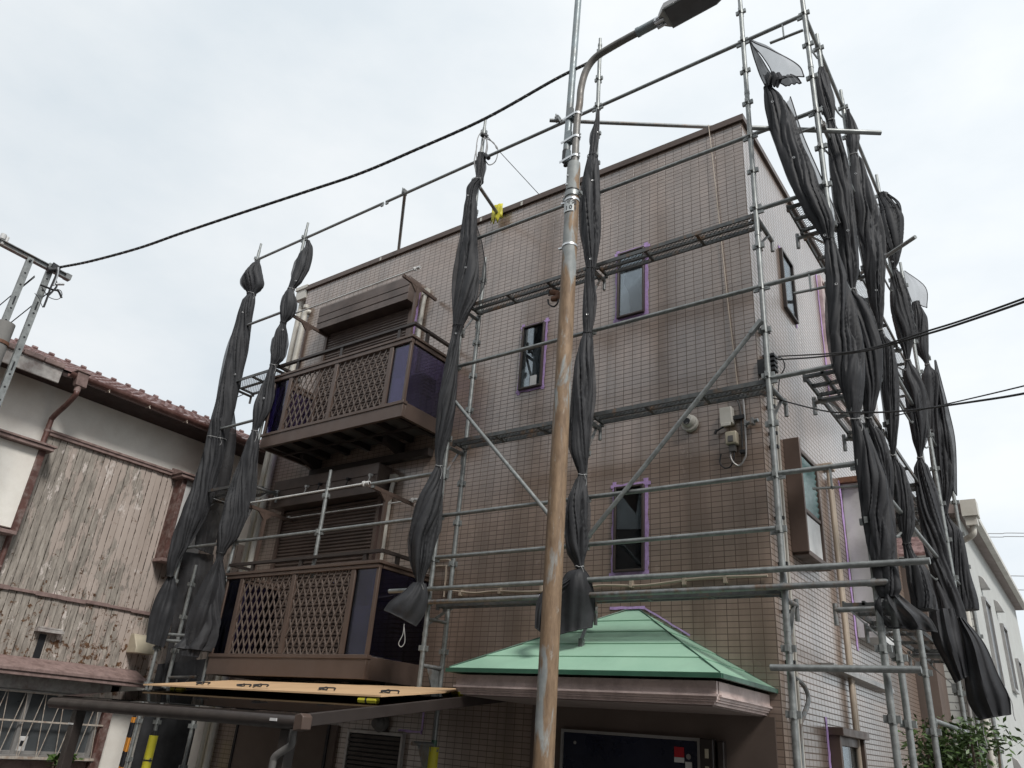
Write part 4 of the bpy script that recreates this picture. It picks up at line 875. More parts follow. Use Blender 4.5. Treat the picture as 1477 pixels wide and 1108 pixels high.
# head: slim tray, lens underneath
d = (atY(1022,-6, LY)-atY(955,26, LY)).normalized(); d = V((1, 0, .07)).normalized(); sidev = d.cross(V((0,0,1))).normalized(); upv = sidev.cross(d).normalized()
h0 = e1 + d*.0
def headring(t, w_, z0, z1): return [h0+d*t+sidev*(w_*a_)+upv*b_ for a_, b_ in ((-1, z0), (1, z0), (.94, z1), (-.94, z1))]
mb = MB(); secs = [(.05,.055,-.03,.03),(.10,.10,-.035,.045),(.14,.128,-.035,.055),(.40,.130,-.035,.050),(.58,.125,-.035,.040),(.635,.105,-.033,.02),(.655,.07,-.03,.0)]
for sct in secs: mb.v += [tuple(p_) for p_ in headring(*sct)]
for i in range(len(secs)-1):
    for k in range(4): mb.f.append((i*4+k, i*4+(k+1) % 4, (i+1)*4+(k+1) % 4, (i+1)*4+k))
mb.f += [(3,2,1,0), tuple(range(len(secs)*4-4, len(secs)*4))]
o = mb.build('lamp_head', M['alu'], L, bev=.01)
mb = MB(); P_ = [h0+d*t+sidev*w_-upv*.037 for t, w_ in ((.135,-.112),(.135,.112),(.56,.110),(.62,.085),(.635,.0),(.62,-.085),(.56,-.110))]; mb.prism(P_, -upv*.006); mb.build('lens', M['lens'], o, bev=.002)
mb = MB(); P_ = [h0+d*t+sidev*w_-upv*.034 for t, w_ in ((.12,-.125),(.12,.125),(.57,.122),(.635,.09),(.65,.0),(.635,-.09),(.57,-.122))]; mb.prism(P_, -upv*.004); mb.build('rim', M['galv'], o)
mb = MB()
for s_ in (-.03, .03): mb.tube(h0+d*.0+sidev*s_-upv*.05, h0+d*.09+sidev*s_-upv*.045, .014, 8)
mb.bar(h0-d*.01, h0+d*.12, .085, .05).tube(h0+d*.03+sidev*.05, h0+d*.03-sidev*.05, .016, 10).tube(h0+d*.08+sidev*.055, h0+d*.08-sidev*.055, .012, 10); mb.build('mount', M['band'], o, bev=.004)
# second slim post clamped alongside
mb = MB(); q0, q1 = atY(817, 222, LY-.0), atY(834, 0, LY-.0); dd = (q1-q0).normalized(); q2 = q0+dd*4.2
mb.path([q0, q2], .036, 14); o = mb.build('side_post', M['pole_paint'], L)
MB().tube(q0-dd*.10, q0+dd*.03, .04, 14, .042).tube(q0-dd*.15, q0-dd*.10, .022, 10).build('post_foot', M['black'], o)
for z in (5.12, 5.36, 5.66):
    f_c = q0+dd*((z-q0.z)/dd.z)
    mb = MB().bar((f_c.x+.03, LY-.02, z-.04), (f_c.x+.03, LY-.02, z+.10), .035, .05).bar((f_c.x, LY, z-.03), (LX, LY, z-.03), .03, .04); mb.build('spacer', M['pole_paint'], L)
    mb = MB(); pts = [(LX+.01+.040*math.cos(a_), LY+.040*math.sin(a_), z+.012) for a_ in [6.283*k/16 for k in range(17)]]
    for p_, q_ in zip(pts[:-1], pts[1:]): mb.bar((p_[0], p_[1], z), (q_[0], q_[1], z), .005, .026)
    mb.bar((LX+.01-.01, LY-.041, z), (f_c.x-.045, LY-.045, z-.035), .024, .005, up=(0,1,0)).tube((LX+.05, LY-.01, z-.02), (LX+.07, LY-.01, z-.02), .009, 8).tube((LX+.05, LY-.01, z+.015), (LX+.07, LY-.01, z+.015), .009, 8)
    mb.build('band', M['band'], L)
mb = MB()
for z, ang in ((4.86, -1.9), (4.76, -2.0)): mb.tube((LX+.05*math.cos(ang), LY+.05*math.sin(ang), z), (LX+.078*math.cos(ang), LY+.078*math.sin(ang), z), .011, 8)
mb.build('bolt', M['band'], L)
for z, rr, mm, hh in ((4.655, .073, 'galv', .028), (4.585, .071, 'band', .010), (4.075, .071, 'band', .010), (4.70, .069, 'black', .006)):
    mb = MB(); mb.tube((LX, LY, z-hh), (LX, LY, z+hh), rr, 28)
    if mm != 'black':
        a_ = 3.4 if mm == 'band' else 3.05; mb.bar((LX+rr*math.cos(a_), LY+rr*math.sin(a_), z), (LX+(rr+.035)*math.cos(a_), LY+(rr+.035)*math.sin(a_), z-.005), .02, hh*1.6)
        if mm == 'galv': mb.bar((LX+rr, LY, z), (LX+rr+.03, LY, z), .02, .035).tube((LX+rr+.015, LY-.03, z), (LX+rr+.015, LY+.03, z), .008, 8)
    mb.build('band', M[mm], L)
mb = MB(); a0, a1, zc_ = -2.75, -.75, 4.495; n = 16; rr = .0705
vs = [(LX+rr*math.cos(a0+(a1-a0)*k/n), LY+rr*math.sin(a0+(a1-a0)*k/n), zc_+s_*.062) for k in range(n+1) for s_ in (-1, 1)]
vs2 = [(LX+(rr+.002)*math.cos(a0+(a1-a0)*k/n), LY+(rr+.002)*math.sin(a0+(a1-a0)*k/n), zc_+s_*.062) for k in range(n+1) for s_ in (-1, 1)]
mb.add(vs+vs2, [(2*k, 2*k+2, 2*k+3, 2*k+1) for k in range(n)] + [(len(vs)+2*k, len(vs)+2*k+1, len(vs)+2*k+3, len(vs)+2*k+2) for k in range(n)] + [(2*k, len(vs)+2*k, len(vs)+2*k+2, 2*k+2) for k in range(n)] + [(2*k+1, 2*k+3, len(vs)+2*k+3, len(vs)+2*k+1) for k in range(n)])
pl = mb.build('name_plate', M['plate'], L)
def lettering(body, size, zc, amid):
    cu = bpy.data.curves.new('lettering', 'FONT'); cu.body = body; cu.size = size; cu.align_x = 'CENTER'; cu.align_y = 'CENTER'; cu.extrude = .0; cu.offset = .0012
    to = bpy.data.objects.new('lettering', cu); sc.collection.objects.link(to); bpy.context.view_layer.update()
    me = bpy.data.meshes.new_from_object(to.evaluated_get(bpy.context.evaluated_depsgraph_get())); sc.collection.objects.unlink(to)
    for v_ in me.vertices:
        a_ = amid + v_.co.x/(rr+.003); z_ = v_.co.y
        v_.co = V((LX+(rr+.0035)*math.cos(a_), LY+(rr+.0035)*math.sin(a_), zc+z_))
    me.materials.clear(); me.materials.append(M['black']); o = bpy.data.objects.new('lettering', me); sc.collection.objects.link(o); adopt(o, pl)
lettering('千葉', .050, zc_+.032, -1.03); lettering('I 0 1', .062, zc_-.026, -1.05)
MB().box(-.001, .001, 0, .002, 0, .001)
# ------------------------------------------------------------------ old wooden house
HX = -11.2
H = thing('wooden_house', (HX, 4.5, GZ), 'old two-storey wooden house with peeling planks and maroon tiled roof', 'house')
MB().prism([(-16, .5, GZ), (HX-.02, .5, GZ), (HX-.02, .5, 4.22), (-14.2, .5, 5.45), (-16, .5, 4.7)], (0, 8.1, 0)).build('wall', M['stucco'], H)
mb = MB(); r = random.Random(12); mb.box(HX-.02, HX-.004, 4.15, 6.32, .40, 3.33); k = 44
while (k+.5)*.093 < 6.28:
    ya, yb = (k+.5)*.093+.0012, (k+1.5)*.093-.0012; k += 1; ya = max(ya, 4.15); dx = r.uniform(-.004, .004); cut = 1.28
    for za, zb in ((.40, cut), (cut+.002, 3.33)):
        t_ = r.uniform(-.003, .003); tp = r.uniform(-.002, .002)
        mb.add([(HX-.004, ya, za), (HX-.004, yb, za), (HX-.004, yb, zb), (HX-.004, ya, zb), (HX+.016+dx+t_, ya, za), (HX+.016+dx-t_, yb, za), (HX+.016+dx-t_+tp, yb, zb), (HX+.016+dx+t_+tp, ya, zb)], [(0,1,2,3),(4,7,6,5),(0,4,5,1),(1,5,6,2),(2,6,7,3),(3,7,4,0)])
mb.build('plank_cladding', M['planks'], H)
MB().box(HX-.02, HX+.02, 6.32, 8.6, .40, 2.6).build('plank_cladding', M['planks'], H)
mb = MB().box(HX-.02, HX+.06, 4.12, 6.10, 3.33, 3.40).box(HX+.06, HX+.075, 4.12, 6.10, 3.375, 3.41); mb.build('trim_board', M['trim_pink'], H, bev=.004)
mb = MB(); r = random.Random(5)
for k in range(9):
    a_, b_ = 3.3+k*.335, 3.3+(k+1)*.335+.002; mb.box(HX+.021, HX+.05+r.uniform(-.005,.005), a_, b_, 1.26+r.uniform(-.008,.008), 1.31+r.uniform(-.008,.008))
mb.build('trim_board', M['trim_pink'], H, bev=.003)
# window boxes (shutter cases) left and right of the planks
for ya, yb, za, zb in ((6.12, 6.70, 2.06, 3.34), (2.9, 4.03, 1.95, 3.10)):
    mb = MB().box(HX+.021, HX+.22, ya+.08, yb-.01, za+.03, zb-.05); o = mb.build('shutter_box', M['white'] if ya > 6 else M['stucco'], H, bev=.006)
    side = (ya, ya+.078) if ya > 6 else (yb-.012, yb+.08)
    MB().box(HX+.021, HX+.24, side[0], side[1], za, zb-.05).build('corner_post', M['post_brown'], o, bev=.006)
    mb = MB().box(HX+.021, HX+.27, ya-.02, yb+.06, za-.05, za-.002); mb.build('sill_board', M['trim_pink'], o, bev=.004); mb = MB().box(HX+.021, HX+.32, ya-.08, yb+.14, zb-.048, zb-.0); mb.prism([(HX+.021, ya-.10, zb+.002), (HX+.34, ya-.10, zb+.002), (HX+.34, ya-.10, zb+.03), (HX+.021, ya-.10, zb+.12)], (0, yb-ya+.26, 0)); mb.build('cap_board', M['trim_pink'], o, bev=.004)
# eaves, rafters, gutter, tiles
rt = math.tan(R(23)); EX = -10.72; EZ = 4.13
mb = MB(); mb.prism([(EX-.05, .3, EZ+.00), (HX-.05, .3, EZ+.0+rt*.53), (HX-.05, .3, EZ-.10), (EX-.05, .3, EZ-.07)], (0, 8.6, 0)); mb.build('eave_board', M['eave_dark'], H)
rf = MB(); n_c = 9; r = random.Random(8)
ny = 31
for i in range(n_c):
    x0_, x1_ = EX-.02-i*.27, EX-.02-(i+1)*.27-.03; z0_ = EZ+.045+(i*.27)*rt; z1_ = z0_+.30*rt-.022
    for j in range(ny):
        ya = .35+j*.272; W = .27; seg = 6; va = []
        for k in range(seg+1):
            t = k/seg; hgt = .030*math.sin(math.pi*min(1, t*1.25)) if t < .8 else -.008
            va += [(x0_+r.uniform(-.003,.003), ya+W*t, z0_+hgt), (x1_, ya+W*t, z1_+hgt), (x0_, ya+W*t, z0_-.03)]
        rf.add(va, [(3*k, 3*k+3, 3*k+4, 3*k+1) for k in range(seg)]+[(3*k, 3*k+2, 3*k+5, 3*k+3) for k in range(seg)])
rf_o = rf.build('roof', M['rooftile'], H, ang=50, recalc=False)
mb = MB()
for j in range(ny): mb.tube((EX-n_c*.27-.06, .35+j*.272+.05, EZ+.09+n_c*.27*rt), (EX-n_c*.27-.06, .35+j*.272+.13, EZ+.09+n_c*.27*rt), .04, 8)
mb.tube((EX-n_c*.27-.08, .3, EZ+.02+n_c*.27*rt), (EX-n_c*.27-.08, 8.9, EZ+.02+n_c*.27*rt), .07, 10); mb.build('ridge', M['rooftile'], rf_o)
gt = MB(); prof = [(math.cos(a_), math.sin(a_)) for a_ in [math.pi+math.pi*k/10 for k in range(11)]]; vs = []
for yy in (3.95, 8.8):
    for rr_ in (.062, .056):
        vs += [(EX+.05+rr_*a_, yy, EZ-.02+rr_*b_-.0) for a_, b_ in prof]
gt.add(vs, [(k, k+1, 22+k+1, 22+k) for k in range(10)]+[(11+k, 33+k, 33+k+1, 11+k+1) for k in range(10)]+[(0, 22, 33, 11), (10, 21, 43, 32)]+[(k, 11+k, 11+k+1, k+1) for k in range(10)])
g_o = gt.build('gutter', M['gutter_red'], H, recalc=False)
mb = MB()
for k in range(7): yy = 4.5+k*.62; mb.bar((EX-.0, yy, EZ-.085), (EX+.115, yy, EZ-.075), .014, .006).bar((EX+.10, yy, EZ-.08), (EX+.13, yy, EZ-.12), .012, .006)
mb.build('gutter_bracket', M['iron'], g_o)
mb = MB(); mb.prism([(EX-.02, 4.02, EZ+.01), (EX+.13, 4.02, EZ+.01), (EX+.10, 4.05, EZ-.17), (EX+.01, 4.05, EZ-.17)], (0, .15, 0)).box(EX-.035, EX+.145, 4.00, 4.19, EZ+.012, EZ+.035).tube((EX+.05, 4.11, EZ-.25), (EX+.05, 4.11, EZ-.17), .042, 12); mb.build('rain_head', M['trim_pink'], H, bev=.004)
mb = MB().path(smooth([(EX+.05, 4.11, EZ-.24), (EX+.05, 4.11, EZ-.30), (EX-.10, 4.10, EZ-.42), (HX+.12, 4.09, EZ-.56), (HX+.08, 4.09, EZ-.70), (HX+.075, 4.09, 2.5), (HX+.075, 4.09, GZ)], 8), .036, 12); o = mb.build('downspout', M['gutter_red'], H)
mb = MB()
for zz in (3.36, 2.45, 1.5, .6): mb.tube((HX+.075, 4.09, zz), (HX+.075, 4.09, zz+.03), .042, 12)
mb.build('strap', M['trim_pink'], o)
mb = MB(); mb.bar((EX+.02, .3, EZ-.12), (EX+.02, 3.86, EZ-.12), .03, .20); mb.build('fascia', M['peelboard'], H, bev=.004)
mb = MB()
for k in range(13): mb.box(EX-.0, EX+.075, .36+k*.27, .36+k*.27+.262, EZ-.02, EZ+.055)
mb.build('edge_tiles', M['trim_pink'], rf_o, bev=.012)
# pent roof over the ground-floor window
mb = MB(); mb.prism([(HX+.021, 1.5, .50), (HX+.42, 1.5, .36), (HX+.42, 1.5, .32), (HX+.021, 1.5, .44)], (0, 4.80, 0)); mb.box(HX+.36, HX+.40, 1.5, 6.30, .27, .318); o = mb.build('pent_roof', M['trim_pink'], H, bev=.004)
MB().box(HX+.021, HX+.34, 1.6, 6.24, .28, .316).build('soffit', M['eave_dark'], o)
mb = MB().box(HX+.021, HX+.12, 1.6, 6.10, .12, .278); mb.build('lintel', M['peelboard'], H)
y0, y1, z0, z1 = 3.6, 5.93, -.62, .10
mb = MB().box(HX+.0, HX+.10, y0, y0+.05, z0, z1).box(HX+.0, HX+.10, y1-.05, y1, z0, z1).box(HX, HX+.11, y0-.02, y1+.02, z0-.06, z0).box(HX, HX+.10, y0, y1, z1, z1+.018).box(HX+.0, HX+.08, 4.93, 4.98, z0, z1).box(HX+.0, HX+.07, 4.26, 4.30, z0, z1).box(HX+.0, HX+.06, y0+.05, y1-.05, z0, z0+.04)
o = mb.build('window', M['alu'], H, bev=.004); MB().box(HX-.02, HX+.03, y0+.05, y1-.05, z0+.04, z1).build('pane', M['frost'], o)
mb = MB(); mb.box(HX+.125, HX+.14, y0-.05, y1+.05, z0-.05, z0-.02).box(HX+.125, HX+.14, y0-.05, y1+.05, -.25, -.23).box(HX+.125, HX+.14, y0-.05, y1+.05, z1-.02, z1+.0)
k = 0; yy = y0
while yy < y1:
    mb.bar((HX+.132, yy, z0-.04), (HX+.132, yy+.10, z1-.01), .008, .008).bar((HX+.132, yy+.22, z0-.04), (HX+.132, yy+.12, z1-.01), .008, .008); yy += .235
mb.build('window_grille', M['iron'], o)
MB().box(HX+.0, HX+.12, 5.96, 6.08, GZ, .27).build('corner_post', M['post_brown'], H, bev=.006)
MB().box(HX-.015, HX+.01, 1.5, 5.96, GZ, z0-.07).build('plank_cladding', M['trim_pink'], H)
mb = MB().box(HX+.021, HX+.12, 4.78, 5.12, .82, .86).box(HX+.021, HX+.10, 4.80, 5.10, .865, .885); mb.build('small_hood', M['peelboard'], H, bev=.003)
MB().box(HX+.021, HX+.026, 4.86, 4.95, .50, .80).build('vent_hole', M['void'], H)
mb = MB(); mb.box(HX+.12, HX+.126, 4.06, 4.18, -.60, -.48); 
pw = atX(30, 1072, HX+.02); mb = MB().box(HX+.011, HX+.04, pw.y-.06, pw.y+.06, pw.z-.10, pw.z+.08); o = mb.build('outlet_plate', M['white'], H, bev=.006); MB().box(HX+.041, HX+.046, pw.y-.02, pw.y+.02, pw.z-.03, pw.z+.03).build('socket', M['void'], o)
# hooded vent box on the wall behind the left sheet
p = atX(193, 930, HX); mb = MB(); mb.prism([(HX+.021, p.y-.10, p.z-.12), (HX+.021, p.y-.10, p.z+.14), (HX+.12, p.y-.10, p.z+.14), (HX+.26, p.y-.10, p.z-.04), (HX+.26, p.y-.10, p.z-.12)], (0, .30, 0)); mb.build('vent_hood', M['beige'], H, bev=.01)
# ------------------------------------------------------------------ utility pole with cross-arm
U = thing('utility_pole', (-10.0, 2.80, GZ), 'utility pole top with two perforated steel uprights and a cross-arm, above the old house', 'utility pole')
MB().tube((-10.05, 2.84, GZ), (-10.05, 2.84, 4.15), .15, 24, .105).build('pole', M['concrete'], U)
mb = MB().tube((-10.05, 2.84, 3.86), (-10.05, 2.84, 3.90), .118, 24); mb.build('band', M['rust'], U)
for px_, py_, qx, qy in ((45, 372, -8, 510), (76, 381, -3, 590)):
    a_ = atX(px_, py_, -10.0); b_ = V((a_.x, a_.y, 2.6)); mb = MB(); w2, dp = .036, .045
    mb.box(a_.x, a_.x+.006, a_.y-w2, a_.y+w2, b_.z, a_.z).box(a_.x-dp, a_.x-.001, a_.y-w2, a_.y-w2+.006, b_.z, a_.z).box(a_.x-dp, a_.x-.001, a_.y+w2-.006, a_.y+w2, b_.z, a_.z)
    o = mb.build('upright', M['galv'], U); h_ = MB(); k = 0; z_ = a_.z-.06
    while z_ > b_.z+.1:
        if k % 5 == 3: h_.box(a_.x+.0065, a_.x+.0085, a_.y-.009, a_.y+.009, z_-.12, z_+.0)
        else: h_.tube((a_.x+.0065, a_.y, z_), (a_.x+.0085, a_.y, z_), .013, 10)
        z_ -= .17; k += 1
    h_.tube((a_.x+.006, a_.y, a_.z-.05), (a_.x+.03, a_.y, a_.z-.05), .016, 8); h_.build('hole', M['void'], o)
A_, B_ = atX(-60, 318, -10.03), atX(101, 402, -10.03); mb = MB(); dd = (B_-A_).normalized()
mb.bar(A_+V((0,0,.03)), B_+V((0,0,.03)), .07, .010).bar(A_-V((0,0,.03)), B_-V((0,0,.03)), .07, .010).bar(A_, B_, .008, .052).bar(B_-dd*.07, B_, .085, .075)
mb.build('cross_arm', M['galv_old'], U)
c0 = atX(78, 386, -9.95); mb = MB()
for k in range(4): mb.tube(c0+V((0,-.03,-.02+k*.022)), c0+V((0,.07,-.035+k*.022)), .032-.004*k, 10)
mb.tube(c0+V((0,-.06,-.07)), c0+V((0,.02,-.02)), .035, 10); mb.build('insulator', M['black'], U)
mb = MB()
for pts, r_2 in ((((84,388),(80,400),(82,412),(76,420),(70,426)), .012), (((84,390),(78,404),(72,418),(68,430),(63,443)), .013), (((58,411),(66,414),(76,418),(84,420),(89,430)), .013), (((60,414),(70,428),(82,432),(89,427),(88,420),(82,417)), .005), (((50,423),(56,430),(60,440),(62,444)), .004)):
    mb.path(smooth([atX(x_, y_, -9.9) for x_, y_ in pts]), r_2, 6)
mb.build('jumper', M['black'], U)
mb = MB(); mb.path(smooth([atX(x_, y_, -9.9) for x_, y_ in ((84,386),(83,395),(80,405),(77,412))]), .014, 6).path([atX(80,410,-9.9), atX(92,410,-9.9)], .018, 8); mb.build('clamp', M['band'], U)
mb = MB(); pa, pb = atX(3, 345, -10.03), atX(3, 352, -10.03); mb.tube(pb, pa, .02, 8).tube(pa, pa+V((0,0,.07)), .034, 10).tube(pa+V((0,.05,-.01)), pa+V((0,.05,.06)), .02, 8); mb.build('insulator', M['white'], U)
for i, (a_, b_, r_2) in enumerate((((50, 398), (0, 440), .007), ((50, 400), (24, 421), .005), ((70, 422), (0, 478), .007))):
    w1 = thing('overhead_wire', tuple(atX(*a_, -9.95)), ('thin wire from the cross-arm going down left, upper of three', 'short stay wire between the two perforated uprights', 'thin wire from under the cross-arm going down left, lowest of three')[i], 'wire')
    MB().path([atX(*a_, -9.95), atX(*b_, -10.4), atX(b_[0]-(a_[0]-b_[0])*.5*(i != 1), b_[1]+(b_[1]-a_[1])*.5*(i != 1)+.01, -10.6)], r_2, 6).build('wire', M['black'], w1)
# ------------------------------------------------------------------ overhead cables
def cable(name, pts, r, label, lash=False, mat='black'):
    o = thing(name, tuple(pts[0]), label, 'cable'); MB().path(smooth(pts, 10), r, 8).build('cable', M[mat], o)
    if lash:
        sp = smooth(pts, 60); t = MB(); vs = []
        for i, p_ in enumerate(sp): vs.append(p_+V((0, math.cos(i*.9)*.012, math.sin(i*.9)*.012)))
        t.path(vs, .007, 5); t.build('lashing', M['galv_old'], o)
pc = [(84,387,-9.9,3.14)]
cpts = []
for i, (x_, y_) in enumerate(((84,386),(130,377),(200,358),(260,337),(340,310),(440,277),(520,250),(600,216),(700,171),(800,115),(850,90),(890,67),(960,27),(1040,-20),(1200,-120),(1600,-420))):
    t = i/13; yy = 3.14+(5.3-3.14)*min(1, t*1.1); 
    # depth along the run of the cable, from the utility pole to behind the lamp arm
    f = (x_-84)/(1040-84); X0, Y0 = -9.9, 3.14; X1, Y1 = -1.6, 5.2
    n2 = V((Y1-Y0, -(X1-X0), 0)).normalized(); r2 = ray(x_, y_); cpts.append(r2*(V((X0, Y0, 0)).dot(n2)/r2.dot(n2)))
cable('overhead_cable', cpts, .016, 'thick lashed cable sagging from the utility pole up to behind the lamp arm', True)
cable('overhead_cable', [atY(1122, 519, 6.7), atY(1180, 515, 5.8), atY(1253, 505, 5.0), atY(1340, 481, 4.5), atY(1400, 462, 4.2), atY(1500, 427, 3.8), atY(1700, 350, 3.2), atY(2300, 80, 2.4)], .007, 'thick double cable crossing the side sheets and leaving at the right edge')
cable('overhead_cable', [atY(1122, 514, 6.7), atY(1200, 510, 5.5), atY(1253, 503, 5.0), atY(1340, 477, 4.45), atY(1400, 458, 4.2), atY(1500, 422, 3.8), atY(1700, 345, 3.2), atY(2300, 75, 2.4)], .006, 'thin wire just above the thick double cable at the right')
cable('overhead_cable', [V((-2.20, 6.72, 3.22)), atY(1180, 591, 5.8), atY(1230, 595, 5.3), atY(1300, 593, 4.8), atY(1400, 580, 4.3), atY(1500, 563, 3.9), atY(1700, 515, 3.3), atY(2300, 340, 2.4)], .006, 'black service wire from the wall junction box passing the sheets')
cable('overhead_cable', [atY(1290, 600, 5.4), atY(1400, 575, 4.6), atY(1500, 551, 4.0), atY(1700, 500, 3.3), atY(2300, 320, 2.4)], .004, 'very thin wire above the black service wire at the right edge')
for i, (ya, yb) in enumerate(((769, 770), (774, 775), (829, 832), (850, 852), (871, 872))):
    cable('overhead_cable', [atY(1380, ya, 40), atY(1440, (ya+yb)/2+.3, 40), atY(1520, yb, 40), atY(2300, yb+20, 40)], .018, ('topmost of the distant wires right of the white house', 'second distant wire right of the white house', 'third distant wire right of the white house', 'fourth distant wire right of the white house', 'lowest distant wire right of the white house')[i], False, 'cord')
# insulator bracket on the side wall
I = thing('cable_bracket', (WX, 7.0, 3.8), 'black insulator bracket on the side wall holding the double cable', 'bracket')
p = atY(1112, 521, 6.74); mb = MB()
for k in range(4): mb.box(p.x-.05-.01*(k % 2), p.x+.05, p.y-.06, p.y+.05, p.z-.12+k*.05, p.z-.095+k*.05)
mb.box(WX+.001, p.x+.0, p.y+.03, 6.86, p.z-.10, p.z+.06); mb.tube(p+V((.02,0,-.13)), p+V((.02,0,.08)), .02, 8); mb.build('body', M['black'], I)
MB().path(smooth([p+V((.05,0,.02)), p+V((.12,-.05,-.02)), p+V((.14,-.05,-.12)), p+V((.08,-.02,-.2)), p+V((.05,-.02,-.35))]), .006, 6).build('wire', M['black'], I)
# ------------------------------------------------------------------ carport
CP = thing('carport', (-6.5, 4.0, GZ), 'dark lean-to carport roof at the lower left with a round front gutter', 'carport')
def cz(y): return .02+(y-4.0)*.146
MB().tube((-8.47, 4.0, -.005), (-4.66, 4.0, -.005), .048, 18).build('gutter', M['brown_dark'], CP)
mb = MB(); mb.box(-8.46, -4.64, 4.03, 4.06, .03, .055); 
for xx in (-8.42, -7.48, -6.54, -5.60): mb.bar((xx, 4.02, cz(4.02)+.02), (xx, WY-.01, cz(WY-.01)+.02), .03, .03)
mb.bar((-8.46, 5.3, cz(5.3)-.02), (-4.64, 5.3, cz(5.3)-.02), .035, .035); mb.build('rafter', M['brown_dark'], CP)
mb = MB().bar((-4.655, 3.97, cz(3.97)-.0), (-4.655, WY-.01, cz(WY)-.0), .05, .085); mb.build('side_beam', M['brown_dark'], CP, bev=.004)
mb = MB().prism([(-4.69, 3.90, -.06), (-4.60, 3.90, -.045), (-4.60, 3.90, .04), (-4.63, 3.90, .06), (-4.69, 3.90, .045)], (0, .09, 0)); mb.build('end_cap', M['brown'], CP, bev=.006)
mb = MB(); mb.prism([(-8.40, 4.05, cz(4.05)+.036), (-4.68, 4.05, cz(4.05)+.036), (-4.68, WY-.02, cz(WY)+.033), (-8.40, WY-.02, cz(WY)+.033)], (0, 0, .005)); mb.build('roof_panel', M['smoke'], CP)
for xx in (-8.02, -4.92):
    mb = MB().box(xx-.045, xx+.045, 4.02, 4.11, GZ, -.02); mb.build('post', M['brown_dark'], CP, bev=.004)
MB().box(-8.065, -7.975, 4.012, 4.0185, -.18, -.165).build('label_strip', M['white'], CP)
MB().box(-5.02, -4.94, 3.948, 3.953, -.005, .015).build('label_strip', M['white'], CP)
mb = MB().path(smooth([(-4.78, 3.99, -.05), (-4.78, 3.99, -.10), (-4.79, 4.0, -.15), (-4.86, 3.98, -.20), (-4.91, 3.97, -.24), (-4.92, 3.97, -.30), (-4.92, 3.97, -.6), (-4.92, 3.97, GZ)], 8), .026, 12); mb.build('downspout', M['grey_panel'], CP)
# plywood sheet laid on the carport roof
PW = thing('plywood_sheet', (-6.8, 5.4, .3), 'pale plywood sheet lying on top of the carport roof, tied with black cords', 'plywood')
def pz(x_, y_): return cz(y_)+.075
mb = MB(); cs_ = [(-8.68, 5.02), (-4.98, 5.02), (-4.80, 5.62), (-4.90, 6.02), (-8.40, 5.95)]
mb.prism([(a_, b_, pz(a_, b_)) for a_, b_ in cs_], (0, 0, .014)); mb.build('board', M['plywood'], PW)
for xx in (-7.9, -7.3, -6.9, -6.0, -5.2):
    t = MB(); p = V((xx, 5.12+rnd.uniform(0, .15), pz(xx, 5.2)+.012)); t.path(smooth([p, p+V((.08,.03,.035)), p+V((.14,-.02,.01)), p+V((.07,-.05,.02)), p+V((.20,.02,.03)), p+V((.27,-.04,.01))]), .007, 5); t.build('cord', M['black'], PW)
# yellow blocks under the sheet
for i, (xx, yy) in enumerate(((-8.12, 5.1), (-5.15, 5.05), (-4.97, 5.95))):
    o = thing('foam_block', (xx, yy, cz(yy)), ('yellow foam block under the left end of the plywood sheet', 'yellow foam roll under the front edge of the plywood sheet', 'yellow foam block under the right end of the plywood sheet')[i], 'foam block')
    MB().tube((xx-.11, yy, cz(yy)+.042), (xx+.11, yy, cz(yy)+.042), .026, 14).build('foam', M['yellow'], o)
    MB().tube((xx-.02, yy, cz(yy)+.042), (xx+.0, yy, cz(yy)+.042), .028, 14).build('tie_cord', M['black'], o)
# foam sleeves on scaffold feet
for (xx, yy, zt, lab) in ((-5.42, 6.28, -.12, 'yellow foam sleeve round the foot of the scaffold pole left of the canopy'), (-10.27, 6.27, -.30, 'yellow foam sleeve round the foot of the scaffold pole beside the old house')):
    o = thing('foam_sleeve', (xx, yy, GZ), lab, 'foam sleeve'); MB().path([(xx, yy, GZ+.05), (xx+.006, yy, -1.2), (xx-.004, yy, -.6), (xx, yy, zt)], .056, 18).build('sleeve', M['yellow'], o)
    MB().tube((xx, yy, zt-.30), (xx, yy, zt-.285), .059, 18).tube((xx, yy, zt-.001), (xx, yy, zt+.06), .03, 12).build('tie_cord', M['green_dark'] if xx > -6 else M['black'], o, split=True)
for i, (px_, w_2) in enumerate(((186, .028), (193, .022), (198, .016))):
    p = atY(px_, 1062, 6.02); o = thing('barrier_bar', (p.x, p.y, GZ), ('orange and black striped bar at the lower left, thickest of three', 'orange and black striped bar at the lower left, middle of three', 'orange and black striped bar at the lower left, thinnest of three')[i], 'barrier bar', 'striped bars by the old house')
    MB().tube((p.x, p.y-.05*i, GZ), (p.x, p.y-.05*i, -.10), w_2, 12).build('bar', M['striped'], o); MB().tube((p.x, p.y-.05*i, -.10), (p.x, p.y-.05*i, -.07), w_2*.6, 10).build('tip', M['black'], o)
